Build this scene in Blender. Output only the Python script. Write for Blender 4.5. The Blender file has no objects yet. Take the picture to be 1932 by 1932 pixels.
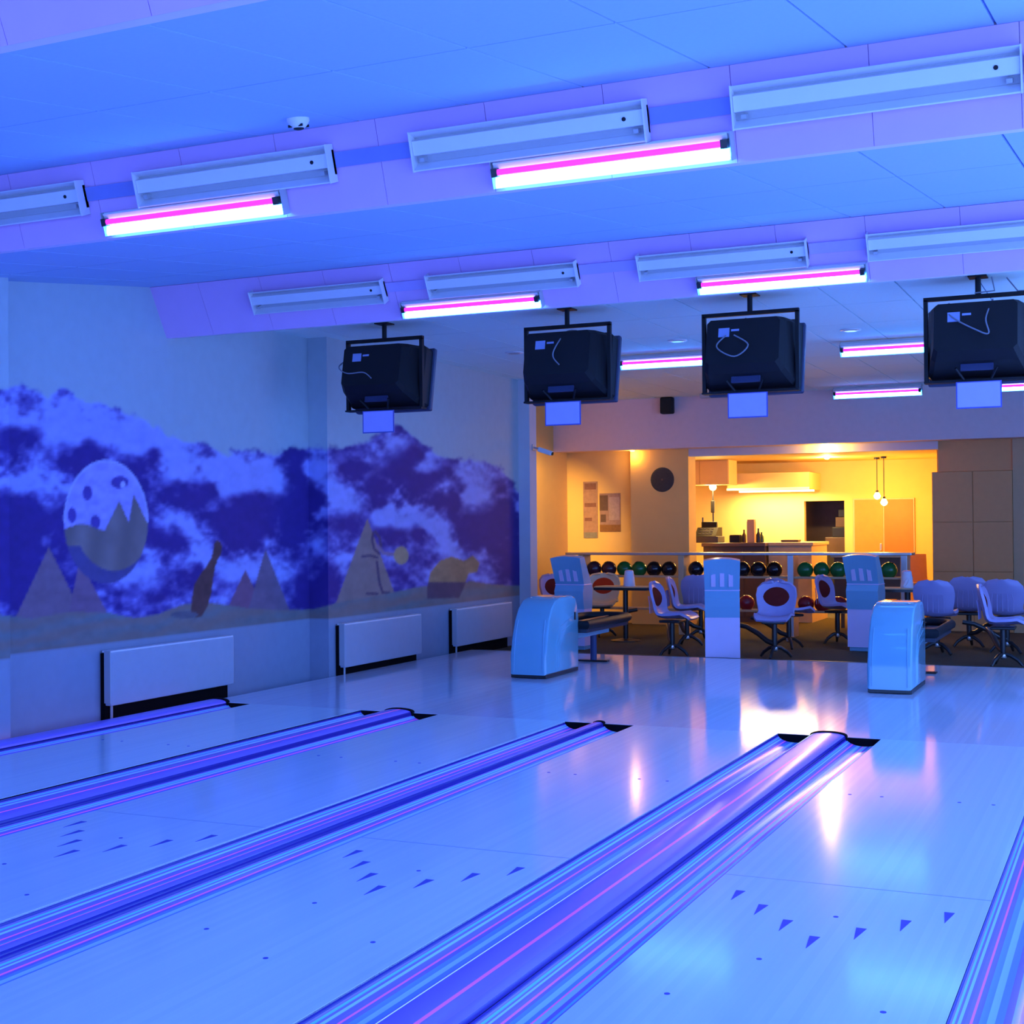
import bpy, bmesh, math, random
import numpy as np
from mathutils import Vector, Matrix
PI = math.pi
random.seed(7)
SC = bpy.context.scene
COL = SC.collection

# ------------------------------------------------------------------ camera
CAM = np.array([1.5948, -9.5303, 1.4834])
YAW, PITCH, ROLL, FPX = 0.428, 0.0092, -0.0087, 2578.68
_f = np.array([-math.sin(YAW)*math.cos(PITCH), math.cos(YAW)*math.cos(PITCH), math.sin(PITCH)])
_r = np.array([math.cos(YAW), math.sin(YAW), 0.0])
_u = np.cross(_r, _f)
CR = math.cos(ROLL)*_r + math.sin(ROLL)*_u
CU = -math.sin(ROLL)*_r + math.cos(ROLL)*_u
CF = _f
cd = bpy.data.cameras.new('camera')
cd.sensor_width = 36.0
cd.lens = FPX/1932*36.0
cd.clip_start = 0.05
cam = bpy.data.objects.new('camera', cd)
COL.objects.link(cam)
m = Matrix.Identity(4)
for i in range(3):
    m[i][0] = CR[i]; m[i][1] = CU[i]; m[i][2] = -CF[i]; m[i][3] = CAM[i]
cam.matrix_world = m
SC.camera = cam

# ------------------------------------------------------------------ world, exposure
W = bpy.data.worlds.new('hall_ambience')
SC.world = W
W.use_nodes = True
W.node_tree.nodes['Background'].inputs[0].default_value = (0.145, 0.33, 1.0, 1)
W.node_tree.nodes['Background'].inputs[1].default_value = 4.7
SC.view_settings.view_transform = 'Standard'
SC.view_settings.look = 'None'
SC.view_settings.exposure = 0.0
SC.view_settings.gamma = 1.0
SC.view_settings.use_curve_mapping = False

WARM = (1.0, 0.50, 0.07)
def point_light(name, loc, energy, color=WARM, r=0.05, parent=None):
    l = bpy.data.lights.new(name, 'POINT')
    l.energy = energy; l.color = color; l.shadow_soft_size = r
    o = bpy.data.objects.new(name, l); COL.objects.link(o)
    o.location = loc
    if parent: o.parent = parent
    return o

# ------------------------------------------------------------------ photo pixel -> place
def ray(px, py):
    return CF + CR*((px-966)/FPX) - CU*((py-966)/FPX)
def on_z(px, py, z):
    d = ray(px, py); return CAM + d*((z-CAM[2])/d[2])
def on_x(px, py, x):
    d = ray(px, py); return CAM + d*((x-CAM[0])/d[0])
def on_y(px, py, y):
    d = ray(px, py); return CAM + d*((y-CAM[1])/d[1])
def project(P):
    d = P - CAM
    z = d@CF
    return 966 + FPX*(d@CR)/z, 966 - FPX*(d@CU)/z

# ------------------------------------------------------------------ materials
MATS = {}
def mat(name, col, rough=0.5, metal=0.0, spec=0.5, emit=None, estr=0.0, noise=0.06, nscale=12.0, coat=0.0, bump=0.0):
    if name in MATS: return MATS[name]
    M = bpy.data.materials.new(name); M.use_nodes = True
    nt = M.node_tree; b = nt.nodes['Principled BSDF']
    b.inputs['Roughness'].default_value = rough
    b.inputs['Metallic'].default_value = metal
    b.inputs['Specular IOR Level'].default_value = spec
    b.inputs['Coat Weight'].default_value = coat
    c = tuple(col)+(1,)
    b.inputs['Base Color'].default_value = c
    if noise > 0:
        tc = nt.nodes.new('ShaderNodeTexCoord')
        n = nt.nodes.new('ShaderNodeTexNoise'); n.inputs['Scale'].default_value = nscale; n.inputs['Detail'].default_value = 4
        r = nt.nodes.new('ShaderNodeMix'); r.data_type = 'RGBA'
        r.inputs[6].default_value = tuple(max(0, x*(1-noise)) for x in col)+(1,)
        r.inputs[7].default_value = tuple(min(1, x*(1+noise)) for x in col)+(1,)
        nt.links.new(tc.outputs['Object'], n.inputs['Vector'])
        nt.links.new(n.outputs['Fac'], r.inputs[0])
        nt.links.new(r.outputs[2], b.inputs['Base Color'])
        if bump > 0:
            bp = nt.nodes.new('ShaderNodeBump'); bp.inputs['Strength'].default_value = bump; bp.inputs['Distance'].default_value = 0.01
            nt.links.new(n.outputs['Fac'], bp.inputs['Height'])
            nt.links.new(bp.outputs['Normal'], b.inputs['Normal'])
    if emit:
        b.inputs['Emission Color'].default_value = tuple(emit)+(1,)
        b.inputs['Emission Strength'].default_value = estr
    MATS[name] = M
    return M

def ramp_mat(name, stops, x0, x1, rough=0.3, spec=0.5, neon=None):
    """constant bands across the object's X axis between x0 and x1"""
    M = bpy.data.materials.new(name); M.use_nodes = True
    nt = M.node_tree; b = nt.nodes['Principled BSDF']
    b.inputs['Roughness'].default_value = rough
    b.inputs['Specular IOR Level'].default_value = spec
    tc = nt.nodes.new('ShaderNodeTexCoord'); sp = nt.nodes.new('ShaderNodeSeparateXYZ')
    mr = nt.nodes.new('ShaderNodeMapRange')
    mr.inputs[1].default_value = x0; mr.inputs[2].default_value = x1
    cr = nt.nodes.new('ShaderNodeValToRGB'); cr.color_ramp.interpolation = 'CONSTANT'
    el = cr.color_ramp.elements
    while len(el) > 1: el.remove(el[-1])
    el[0].position = 0.0; el[0].color = tuple(stops[0][1])+(1,)
    for p, c in stops[1:]:
        e = el.new(p); e.color = tuple(c)+(1,)
    nt.links.new(tc.outputs['Object'], sp.inputs[0]); nt.links.new(sp.outputs['X'], mr.inputs[0])
    nt.links.new(mr.outputs[0], cr.inputs[0]); nt.links.new(cr.outputs[0], b.inputs['Base Color'])
    if neon:      # fluorescent paint glows under the blacklight
        c2 = nt.nodes.new('ShaderNodeValToRGB'); c2.color_ramp.interpolation = 'CONSTANT'
        e2 = c2.color_ramp.elements
        while len(e2) > 1: e2.remove(e2[-1])
        for i, (p, c) in enumerate(stops):
            e = e2[0] if i == 0 else e2.new(p)
            k = neon.get(c, 0)
            e.color = (c[0]*k, c[1]*k, c[2]*k, 1)
        nt.links.new(mr.outputs[0], c2.inputs[0]); nt.links.new(c2.outputs[0], b.inputs['Emission Color'])
        b.inputs['Emission Strength'].default_value = 1.0
    return M

def board_mat(name, c1, c2, board=0.0268, rough=0.16, coat=0.0):
    """lacquered boards running along Y, told apart only by faint tone"""
    M = bpy.data.materials.new(name); M.use_nodes = True
    nt = M.node_tree; b = nt.nodes['Principled BSDF']
    b.inputs['Roughness'].default_value = rough
    b.inputs['Coat Weight'].default_value = coat
    tc = nt.nodes.new('ShaderNodeTexCoord'); sp = nt.nodes.new('ShaderNodeSeparateXYZ')
    d = nt.nodes.new('ShaderNodeMath'); d.operation = 'DIVIDE'; d.inputs[1].default_value = board
    fl = nt.nodes.new('ShaderNodeMath'); fl.operation = 'FLOOR'
    wn = nt.nodes.new('ShaderNodeTexWhiteNoise'); wn.noise_dimensions = '1D'
    mp = nt.nodes.new('ShaderNodeMapping'); mp.inputs['Scale'].default_value = (30, 0.8, 1)
    ns = nt.nodes.new('ShaderNodeTexNoise'); ns.inputs['Scale'].default_value = 2.0; ns.inputs['Detail'].default_value = 3
    ad = nt.nodes.new('ShaderNodeMath'); ad.operation = 'ADD'
    ml = nt.nodes.new('ShaderNodeMath'); ml.operation = 'MULTIPLY'; ml.inputs[1].default_value = 0.5
    mx = nt.nodes.new('ShaderNodeMix'); mx.data_type = 'RGBA'
    mx.inputs[6].default_value = tuple(c1)+(1,); mx.inputs[7].default_value = tuple(c2)+(1,)
    L = nt.links.new
    L(tc.outputs['Object'], sp.inputs[0]); L(sp.outputs['X'], d.inputs[0]); L(d.outputs[0], fl.inputs[0])
    L(fl.outputs[0], wn.inputs['W']); L(tc.outputs['Object'], mp.inputs['Vector']); L(mp.outputs[0], ns.inputs['Vector'])
    L(wn.outputs['Value'], ad.inputs[0]); L(ns.outputs['Fac'], ad.inputs[1]); L(ad.outputs[0], ml.inputs[0])
    L(ml.outputs[0], mx.inputs[0]); L(mx.outputs[2], b.inputs['Base Color'])
    MATS[name] = M
    return M

def attr_mat(name, rough=0.7):
    M = bpy.data.materials.new(name); M.use_nodes = True
    nt = M.node_tree; b = nt.nodes['Principled BSDF']
    b.inputs['Roughness'].default_value = rough; b.inputs['Specular IOR Level'].default_value = 0.25
    a = nt.nodes.new('ShaderNodeAttribute'); a.attribute_name = 'paint'
    tc = nt.nodes.new('ShaderNodeTexCoord')
    n = nt.nodes.new('ShaderNodeTexNoise'); n.inputs['Scale'].default_value = 9; n.inputs['Detail'].default_value = 6
    mr = nt.nodes.new('ShaderNodeMapRange'); mr.inputs[3].default_value = 0.93; mr.inputs[4].default_value = 1.07
    mx = nt.nodes.new('ShaderNodeVectorMath'); mx.operation = 'SCALE'
    nt.links.new(tc.outputs['Object'], n.inputs['Vector']); nt.links.new(n.outputs['Fac'], mr.inputs[0])
    nt.links.new(a.outputs['Color'], mx.inputs[0]); nt.links.new(mr.outputs[0], mx.inputs['Scale'])
    nt.links.new(mx.outputs[0], b.inputs['Base Color'])
    return M

# ------------------------------------------------------------------ mesh helpers
def spline(pts, n=6):
    P = [Vector(p) for p in pts]; out = []
    for i in range(len(P)-1):
        a = P[max(i-1, 0)]; b = P[i]; c = P[i+1]; d = P[min(i+2, len(P)-1)]
        for k in range(n):
            t = k/n
            out.append(.5*((2*b)+(c-a)*t+(2*a-5*b+4*c-d)*t*t+(3*b-a-3*c+d)*t**3))
    out.append(P[-1]); return out
class MB:
    def __init__(s): s.v = []; s.f = []
    def add(s, v, f):
        o = len(s.v); s.v += [tuple(p) for p in v]; s.f += [tuple(i+o for i in q) for q in f]; return s
    def box(s, x0, x1, y0, y1, z0, z1, ch=0.0, M=None):
        if ch <= 0:
            v = [(x, y, z) for x in (x0, x1) for y in (y0, y1) for z in (z0, z1)]
            f = [(0,1,3,2),(4,6,7,5),(0,4,5,1),(2,3,7,6),(0,2,6,4),(1,5,7,3)]
        else:
            bm = bmesh.new(); bmesh.ops.create_cube(bm, size=1)
            for q in bm.verts:
                q.co = Vector(((x0+x1)/2+q.co.x*(x1-x0), (y0+y1)/2+q.co.y*(y1-y0), (z0+z1)/2+q.co.z*(z1-z0)))
            bmesh.ops.bevel(bm, geom=bm.edges[:], offset=ch, segments=2, affect='EDGES', profile=0.5)
            bm.verts.index_update()
            v = [tuple(q.co) for q in bm.verts]; f = [tuple(q.index for q in t.verts) for t in bm.faces]; bm.free()
        if M is not None: v = [tuple(M @ Vector(p)) for p in v]
        return s.add(v, f)
    def prism(s, prof, a0, a1, axis='x', scale1=1.0):
        """closed profile (2D) extruded along axis; profile order = remaining axes"""
        n = len(prof); v = []
        for a in (a0, a1):
            for p in prof:
                if axis == 'x': v.append((a, p[0], p[1]))
                elif axis == 'y': v.append((p[0], a, p[1]))
                else: v.append((p[0], p[1], a))
        f = [(i, (i+1) % n, n+(i+1) % n, n+i) for i in range(n)]
        f += [tuple(range(n-1, -1, -1)), tuple(range(n, 2*n))]
        return s.add(v, f)
    def tube(s, pts, r, n=8, cap=True):
        pts = [Vector(p) for p in pts]
        rs = r if isinstance(r, (list, tuple)) else [r]*len(pts)
        v = []; f = []
        up = None
        for i, p in enumerate(pts):
            d = (pts[min(i+1, len(pts)-1)]-pts[max(i-1, 0)]).normalized()
            if up is None:
                up = Vector((0, 0, 1)) if abs(d.z) < 0.9 else Vector((0, 1, 0))
            a = d.cross(up).normalized(); up = a.cross(d).normalized()
            for k in range(n):
                t = 2*PI*k/n
                v.append(tuple(p + a*math.cos(t)*rs[i] + up*math.sin(t)*rs[i]))
        for i in range(len(pts)-1):
            for k in range(n):
                f.append((i*n+k, i*n+(k+1) % n, (i+1)*n+(k+1) % n, (i+1)*n+k))
        if cap:
            f.append(tuple(range(n-1, -1, -1))); f.append(tuple((len(pts)-1)*n+k for k in range(n)))
        return s.add(v, f)
    def lathe(s, prof, n=20, c=(0, 0, 0)):
        v = []; f = []
        for r, z in prof:
            for k in range(n):
                t = 2*PI*k/n; v.append((c[0]+r*math.cos(t), c[1]+r*math.sin(t), c[2]+z))
        for i in range(len(prof)-1):
            for k in range(n):
                f.append((i*n+k, i*n+(k+1) % n, (i+1)*n+(k+1) % n, (i+1)*n+k))
        f.append(tuple(range(n-1, -1, -1))); f.append(tuple((len(prof)-1)*n+k for k in range(n)))
        return s.add(v, f)
    def quad(s, a, b, c, d): return s.add([a, b, c, d], [(0, 1, 2, 3)])
    def mesh(s, name, material, smooth=False):
        me = bpy.data.meshes.new(name)
        me.from_pydata(s.v, [], s.f); me.update()
        bm = bmesh.new(); bm.from_mesh(me)
        bmesh.ops.recalc_face_normals(bm, faces=bm.faces[:]); bm.to_mesh(me); bm.free()
        if material: me.materials.append(material)
        if smooth:
            for p in me.polygons: p.use_smooth = True
            try: me.set_sharp_from_angle(angle=math.radians(40))
            except Exception: pass
        return me
    def build(s, name, material, parent=None, loc=None, smooth=False):
        o = bpy.data.objects.new(name, s.mesh(name, material, smooth)); COL.objects.link(o)
        if parent: o.parent = parent
        if loc is not None: o.location = loc
        return o

def tag(o, label, cat, group=None, kind=None):
    o['label'] = label
    if cat: o['category'] = cat
    if group: o['group'] = group
    if kind: o['kind'] = kind
    return o
def struct(o, label=None):
    o['kind'] = 'structure'
    if label: o['label'] = label
    return o
def thing(name, label, cat, loc=(0, 0, 0), rz=0, group=None):
    o = bpy.data.objects.new(name, None); COL.objects.link(o)
    o.empty_display_size = 0.1
    o.location = loc; o.rotation_euler = (0, 0, rz)
    return tag(o, label, cat, group)
def inst(name, me, parent, loc=(0, 0, 0), rot=(0, 0, 0)):
    o = bpy.data.objects.new(name, me); COL.objects.link(o)
    o.parent = parent; o.location = loc; o.rotation_euler = rot
    return o
def dup(root, loc, rz, label, group=None):
    r = root.copy(); COL.objects.link(r); r.location = loc; r.rotation_euler = (0, 0, rz)
    r['label'] = label
    if group: r['group'] = group
    for ch in list(root.children):
        c = ch.copy(); COL.objects.link(c); c.parent = r
        for g in list(ch.children):
            d = g.copy(); COL.objects.link(d); d.parent = c
    return r

# ------------------------------------------------------------------ layout numbers
LW = 1.0668
D4R = 0.0; D4L = -0.7105; D3R = D4L-LW; D3L = D3R-0.55; D2R = D3L-LW; D2L = D2R-0.7105; D1R = D2L-LW
D5L = LW; D5R = D5L+0.55; L5R = D5R+LW
SLAB = -5.62          # edge of the floor along the mural wall
WN, WFAR = -5.90, -5.68
XR = 4.6              # right end of what is built
YB = -13.0            # lanes run on behind the camera
YA = 5.06             # end of the approach
FZ = -0.06            # lounge floor
ZC = 3.36             # flat ceiling over approach and lounge
XL = -6.6             # left wall of the lounge
YF = 10.0             # fascia above the lounge opening

# colours
m_wall = mat('wall_paint', (0.62, 0.60, 0.66), 0.75, spec=0.2, noise=0.05, nscale=6)
m_yellow = mat('lounge_paint', (0.78, 0.52, 0.18), 0.7, spec=0.2, noise=0.05, nscale=5)
m_tile_lit = mat('lamplit_ceiling_tile', (0.78, 0.92, 0.92), 0.85, spec=0.1, noise=0.04, nscale=40)  # same tiles made paler, lamp light over the approach put into the colour
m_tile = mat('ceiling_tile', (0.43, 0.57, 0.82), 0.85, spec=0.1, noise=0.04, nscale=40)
m_joint = mat('ceiling_joint', (0.16, 0.22, 0.50), 0.9, spec=0.1, noise=0.03)
m_step = mat('step_panel', (0.78, 0.45, 0.78), 0.7, spec=0.2, noise=0.03, nscale=8)
m_stepj = mat('step_joint', (0.86, 0.66, 0.86), 0.8, spec=0.1, noise=0.03)
m_white = mat('white_enamel', (0.80, 0.76, 0.80), 0.4, noise=0.03)
m_grey = mat('grey_enamel', (0.45, 0.44, 0.48), 0.45, noise=0.04)
m_black = mat('black_plastic', (0.008, 0.007, 0.010), 0.55, spec=0.3, noise=0.2)
m_dark = mat('black_metal', (0.02, 0.02, 0.022), 0.3, noise=0.1)
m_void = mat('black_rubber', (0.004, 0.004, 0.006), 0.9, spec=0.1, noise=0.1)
m_approach = board_mat('approach_boards', (0.72, 0.72, 0.84), (0.84, 0.84, 0.94), board=0.0268, rough=0.09)
m_lane = board_mat('lane_boards', (0.80, 0.87, 0.93), (0.92, 0.97, 0.99), rough=0.115)
m_arrow = mat('arrow_inlay', (0.12, 0.11, 0.50), 0.6, spec=0.15, noise=0.1)
m_carpet = mat('carpet', (0.10, 0.085, 0.06), 0.95, spec=0.05, noise=0.4, nscale=60, bump=0.4)
m_hood = mat('pale_blue_plastic', (0.22, 0.50, 0.64), 0.12, noise=0.05, nscale=5, coat=0.4)
m_console = mat('console_plastic', (0.25, 0.48, 0.66), 0.22, noise=0.04, nscale=5)
m_conshell = mat('console_panel', (0.82, 0.62, 0.86), 0.3, noise=0.04, nscale=5)
m_shell = mat('lilac_plastic', (0.44, 0.37, 0.64), 0.3, noise=0.04, nscale=8)
m_pad = mat('dark_red_pad', (0.17, 0.018, 0.015), 0.9, spec=0.1, noise=0.15, nscale=20)
m_paper = mat('white_paper', (0.80, 0.80, 0.92), 0.8, noise=0.02)
m_wood = mat('pale_wood', (0.62, 0.44, 0.24), 0.45, noise=0.15, nscale=9)
m_dwood = mat('dark_wood', (0.11, 0.06, 0.035), 0.4, noise=0.2, nscale=9)
m_metal = mat('brushed_metal', (0.62, 0.58, 0.55), 0.28, metal=0.7, noise=0.05)
m_cupb = mat('cupboard_laminate', (0.72, 0.34, 0.11), 0.55, noise=0.06)
m_tube = mat('magenta_tube', (0.6, 0.05, 0.4), 0.4, emit=(1.0, 0.035, 0.80), estr=1.1, noise=0)
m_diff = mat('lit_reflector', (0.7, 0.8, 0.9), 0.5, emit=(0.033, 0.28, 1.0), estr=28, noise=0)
m_bulb = mat('warm_bulb', (1, 0.8, 0.4), 0.4, emit=(1.0, 0.62, 0.16), estr=40, noise=0)
m_strip = mat('warm_strip', (1, 0.8, 0.4), 0.4, emit=(1.0, 0.66, 0.2), estr=12, noise=0)

# ================================================================== STRUCTURE
# ---- mural paint, laid out on the wall
def vnoise(x, y, seed):
    xi = np.floor(x).astype(np.int64); yi = np.floor(y).astype(np.int64)
    fx = x-xi; fy = y-yi
    fx = fx*fx*(3-2*fx); fy = fy*fy*(3-2*fy)
    def h(a, b):
        n = (a*374761393 + b*668265263 + seed*982451653) & 0x7fffffff
        n = ((n ^ (n >> 13))*1274126177) & 0x7fffffff
        n = (n ^ (n >> 16)) & 0xffff
        return n/65535.0
    return (h(xi, yi)*(1-fx)+h(xi+1, yi)*fx)*(1-fy) + (h(xi, yi+1)*(1-fx)+h(xi+1, yi+1)*fx)*fy
def fbm(x, y, seed, o=4):
    t = 0; a = 0.5; s = 0
    for k in range(o):
        t = t + a*vnoise(x*2**k, y*2**k, seed+k); s += a; a *= 0.55
    return t/s
def sstep(a, b, x):
    t = np.clip((x-a)/(b-a), 0, 1); return t*t*(3-2*t)
def in_poly(px, py, poly):
    r = np.zeros(px.shape, bool); n = len(poly)
    for i in range(n):
        x0, y0 = poly[i]; x1, y1 = poly[(i+1) % n]
        if y0 == y1: continue
        c = ((py < y0) != (py < y1)) & (px < (x1-x0)*(py-y0)/(y1-y0)+x0)
        r ^= c
    return r
# bias fields: (x, y, rx, ry, amount, tilt) negative = open dark sky, positive = cloud
BLOBS = [
 (40,825,36,24,-1,0),(10,845,22,30,-.9,0),(150,872,52,36,-1.2,.2),(268,885,34,44,-1.2,0),(200,845,30,14,-.5,0),
 (40,1010,120,88,-1.6,0),(60,1110,110,60,-1.2,0),(25,905,60,26,1,0),(110,930,70,30,.8,0),
 (330,935,46,26,-.9,.2),(420,945,70,32,-.9,.1),(500,985,75,50,-1.1,0),(430,1010,80,34,-.9,0),(560,950,28,95,-1.5,0),(300,1030,24,70,-1.1,-.3),
 (345,1050,30,58,-.8,-.5),(330,985,42,22,1.0,.5),(372,1015,36,26,1.1,.6),(385,1045,30,30,.8,0),(470,905,70,34,1.0,.2),(520,925,40,26,.7,0),(440,890,60,40,1.0,.3),
 (430,1065,50,28,.9,0),(480,1060,30,20,.8,0),(545,1060,30,36,.7,0),(565,1100,16,40,-1,0),(275,1070,46,36,.7,0),(270,1120,60,34,-.25,0),
 (345,870,70,30,1,.3),(300,830,60,30,1,.2),(220,815,110,34,1.2,.1),(90,790,120,40,1.3,0),(470,940,18,30,-.9,0),(405,925,16,10,-.9,0),
 (605,880,28,40,1,0),(600,960,26,50,-.5,0),(610,1010,22,70,.5,.3),(660,885,34,20,-1.0,.1),(660,950,46,40,.9,0),(650,1005,40,34,-.8,-.4),(600,1100,30,60,-1,0),(645,1060,26,26,.6,0),
 (765,865,28,26,-1.0,0),(770,910,80,38,-1.4,.1),(705,935,24,36,-1.1,0),(700,880,26,30,.8,0),(840,930,24,56,-1.0,-.2),(735,965,34,24,1.2,0),(790,965,46,24,1.2,.2),(830,1010,34,30,1.1,.6),(860,1035,30,22,.9,.5),
 (750,1005,30,14,-.8,0),(785,1000,8,26,-.9,0),(730,1010,30,16,-.5,0),(740,840,40,24,1.1,0),(810,870,34,24,1,.4),(870,910,46,40,1.0,0),(900,940,30,24,.8,0),(915,1000,50,46,-1.3,0),(880,1000,30,40,-.7,0),
 (952,950,16,60,-.9,0),(972,1020,9,95,-1.6,0),(960,1060,22,40,-1.0,0),(790,1080,50,40,-.3,0),
]
TOPX = [-900,0,30,90,120,150,190,230,280,330,380,430,500,540,583,628,690,720,740,770,800,850,900,950,979,1100]
TOPY = [640,735,718,745,725,750,755,775,790,820,835,850,850,852,840,850,832,815,800,815,840,866,862,880,925,950]
SANDX = [-900,0,60,130,200,255,300,345,400,470,540,590,640,740,800,850,890,930,979,1100]
SANDY = [1250,1160,1167,1155,1155,1166,1158,1140,1137,1148,1151,1150,1137,1118,1105,1108,1096,1103,1105,1110]
def paint(px, py, z):
    n1 = fbm(px/42.0, py/34.0, 3); n2 = fbm(px/15.0, py/13.0, 11); n3 = fbm(px/95.0+3, py/60.0, 23)
    sh = px.shape
    wall = np.empty(sh+(3,)); wall[:] = (0.46, 0.52, 0.56)
    wx = px + (n1-.5)*46; wy = py + (n3-.5)*40 + (n2-.5)*22
    b = (n1-.5)*2.0 + (n2-.5)*1.3 + 0.10
    for (x, y, rx, ry, a, t) in BLOBS:
        dx = wx-x; dy = wy-y
        u = dx*math.cos(t)+dy*math.sin(t); v = -dx*math.sin(t)+dy*math.cos(t)
        q = (u/rx)**2+(v/ry)**2
        b = b + .72*a*np.exp(-q**1.3)
    c = sstep(-0.60, 0.80, b)
    dark = np.array((0.055, 0.026, 0.23)); cloud = np.array((0.38, 0.38, 0.82))
    mid = np.array((0.19, 0.14, 0.50))
    c3 = c[..., None]
    sky = np.where(c3 < .5, dark+(mid-dark)*(c3*2), mid+(cloud-mid)*(c3*2-1))
    sky = sky*(0.86+0.28*n2[..., None])
    ty = np.interp(px, TOPX, TOPY) + (n2-.5)*26 + (n1-.5)*22
    mask = sstep(-3, 9, py-ty)[..., None]
    col = wall*(1-mask)+sky*mask
    def put(msk, color, var=0.18, soft=None):
        m2 = msk.astype(float)[..., None] if soft is None else soft[..., None]
        k = (1-var+2*var*n2)[..., None]
        return col*(1-m2)+np.array(color)*k*m2
    # globe
    gx = (px-200)/79.0; gy = (py-985)/116.0; g = gx*gx+gy*gy
    col = put(g < 1, (0.42, 0.36, 0.86), .3)
    spots = (((px-165)/9)**2+((py-930)/14)**2 < 1) | (((px-136)/8)**2+((py-972)/15)**2 < 1) | (((px-180)/9)**2+((py-985)/13)**2 < 1) | (((px-226)/16)**2+((py-910)/12)**2 < 1)
    col = put((g < 1) & spots, (0.10, 0.06, 0.36))
    col = put((g < 1) & (((px-232)/5)**2+((py-914)/6)**2 < 1), (0.6, 0.55, .9))
    land = (py > 994+6*np.sin(px/14.0)) | in_poly(px, py, [(198,1000),(225,945),(243,985),(252,932),(285,1000)])
    fold = 0.5+0.5*np.sin((px-200)/9.0+(py-1000)/60.0)
    lc = np.array((0.28, 0.20, 0.20))
    col = np.where(((g < 1) & land)[..., None], lc*(0.75+0.4*fold[..., None]*n1[..., None]*1.4), col)
    col = put((g < 1) & (((px-215)/78)**2+((py-965)/112)**2 > 1) & (py > 1030), (0.10, 0.08, 0.24))
    col = put((g > .955) & (g < 1.03) & (py < 985), (0.5, 0.48, .85))
    # pyramids
    for ap, bl, br, cl in [((92,1032),(28,1168),(158,1164),(.26,.15,.21)),((150,1058),(128,1165),(204,1158),(.25,.13,.21)),((463,1075),(428,1150),(500,1152),(.26,.11,.18)),((501,1036),(468,1152),(547,1153),(.22,.14,.21)),((693,978),(630,1148),(752,1140),(.33,.22,.20))]:
        t = in_poly(px, py, [ap, bl, br])
        col = put(t & (g >= 1), cl, .2)
    # small figure sketched on the large pyramid, a yellow balloon beside it
    def stroke(pts, w):
        d = np.full(sh, 1e9)
        for (x0, y0), (x1, y1) in zip(pts[:-1], pts[1:]):
            l2 = (x1-x0)**2+(y1-y0)**2
            t = np.clip(((px-x0)*(x1-x0)+(py-y0)*(y1-y0))/l2, 0, 1)
            d = np.minimum(d, np.hypot(px-x0-t*(x1-x0), py-y0-t*(y1-y0)))
        return d < w
    for pts in ([(704,1005),(702,1018),(706,1036),(716,1045)],[(708,1003),(716,1014),(719,1030)],[(684,1050),(698,1048),(712,1052)],[(711,1060),(716,1100),(722,1118),(734,1118)],[(692,1120),(712,1120)]):
        col = put(stroke(pts, 2.2), (0.10, 0.06, 0.12))
    col = put(stroke([(712,1030),(724,1044),(742,1046)], 3.2), (0.32, 0.20, 0.30))
    col = put(((px-757)/14)**2+((py-1048)/17)**2 < 1, (0.50, 0.33, 0.18))
    # sand
    sy = np.interp(px, SANDX, SANDY) + (n2-.5)*3
    rip = 0.5+0.5*np.sin(px/26.0+py/5.5+n1*5)
    sc = np.array((0.28, 0.20, 0.18)); sc2 = np.array((0.19, 0.22, 0.24))
    sm = (py > sy)[..., None]
    col = np.where(sm, (sc+(sc2-sc)*(rip*n3*1.3)[..., None])*(0.85+0.3*n2[..., None]), col)
    # lying shape at the far end
    hump = in_poly(px, py, [(806,1108),(812,1080),(830,1058),(852,1050),(876,1058),(892,1048),(905,1062),(900,1080),(884,1082),(874,1112),(866,1128),(806,1130)])
    col = put(hump, (0.42, 0.24, 0.12), .35)
    col = put(hump & (py > 1098), (0.14, 0.08, 0.12), .2)
    # leaning bowling pin
    pin = in_poly(px, py, [(404,1026),(409,1020),(415,1021),(419,1030),(418,1042),(411,1056),(406,1070),(402,1092),(399,1118),(391,1146),(380,1163),(368,1166),(360,1155),(362,1128),(366,1106),(378,1083),(394,1062),(401,1046)])
    col = put(pin, (0.15, 0.06, 0.06), .35)
    col = put(((px-348)/26)**2+((py-1160)/7)**2 < 1, (0.16, 0.14, 0.18))
    # plain wall below
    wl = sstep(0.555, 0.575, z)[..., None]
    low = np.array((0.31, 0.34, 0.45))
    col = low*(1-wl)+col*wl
    return np.clip(col, 0.004, 0.95)

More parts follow.
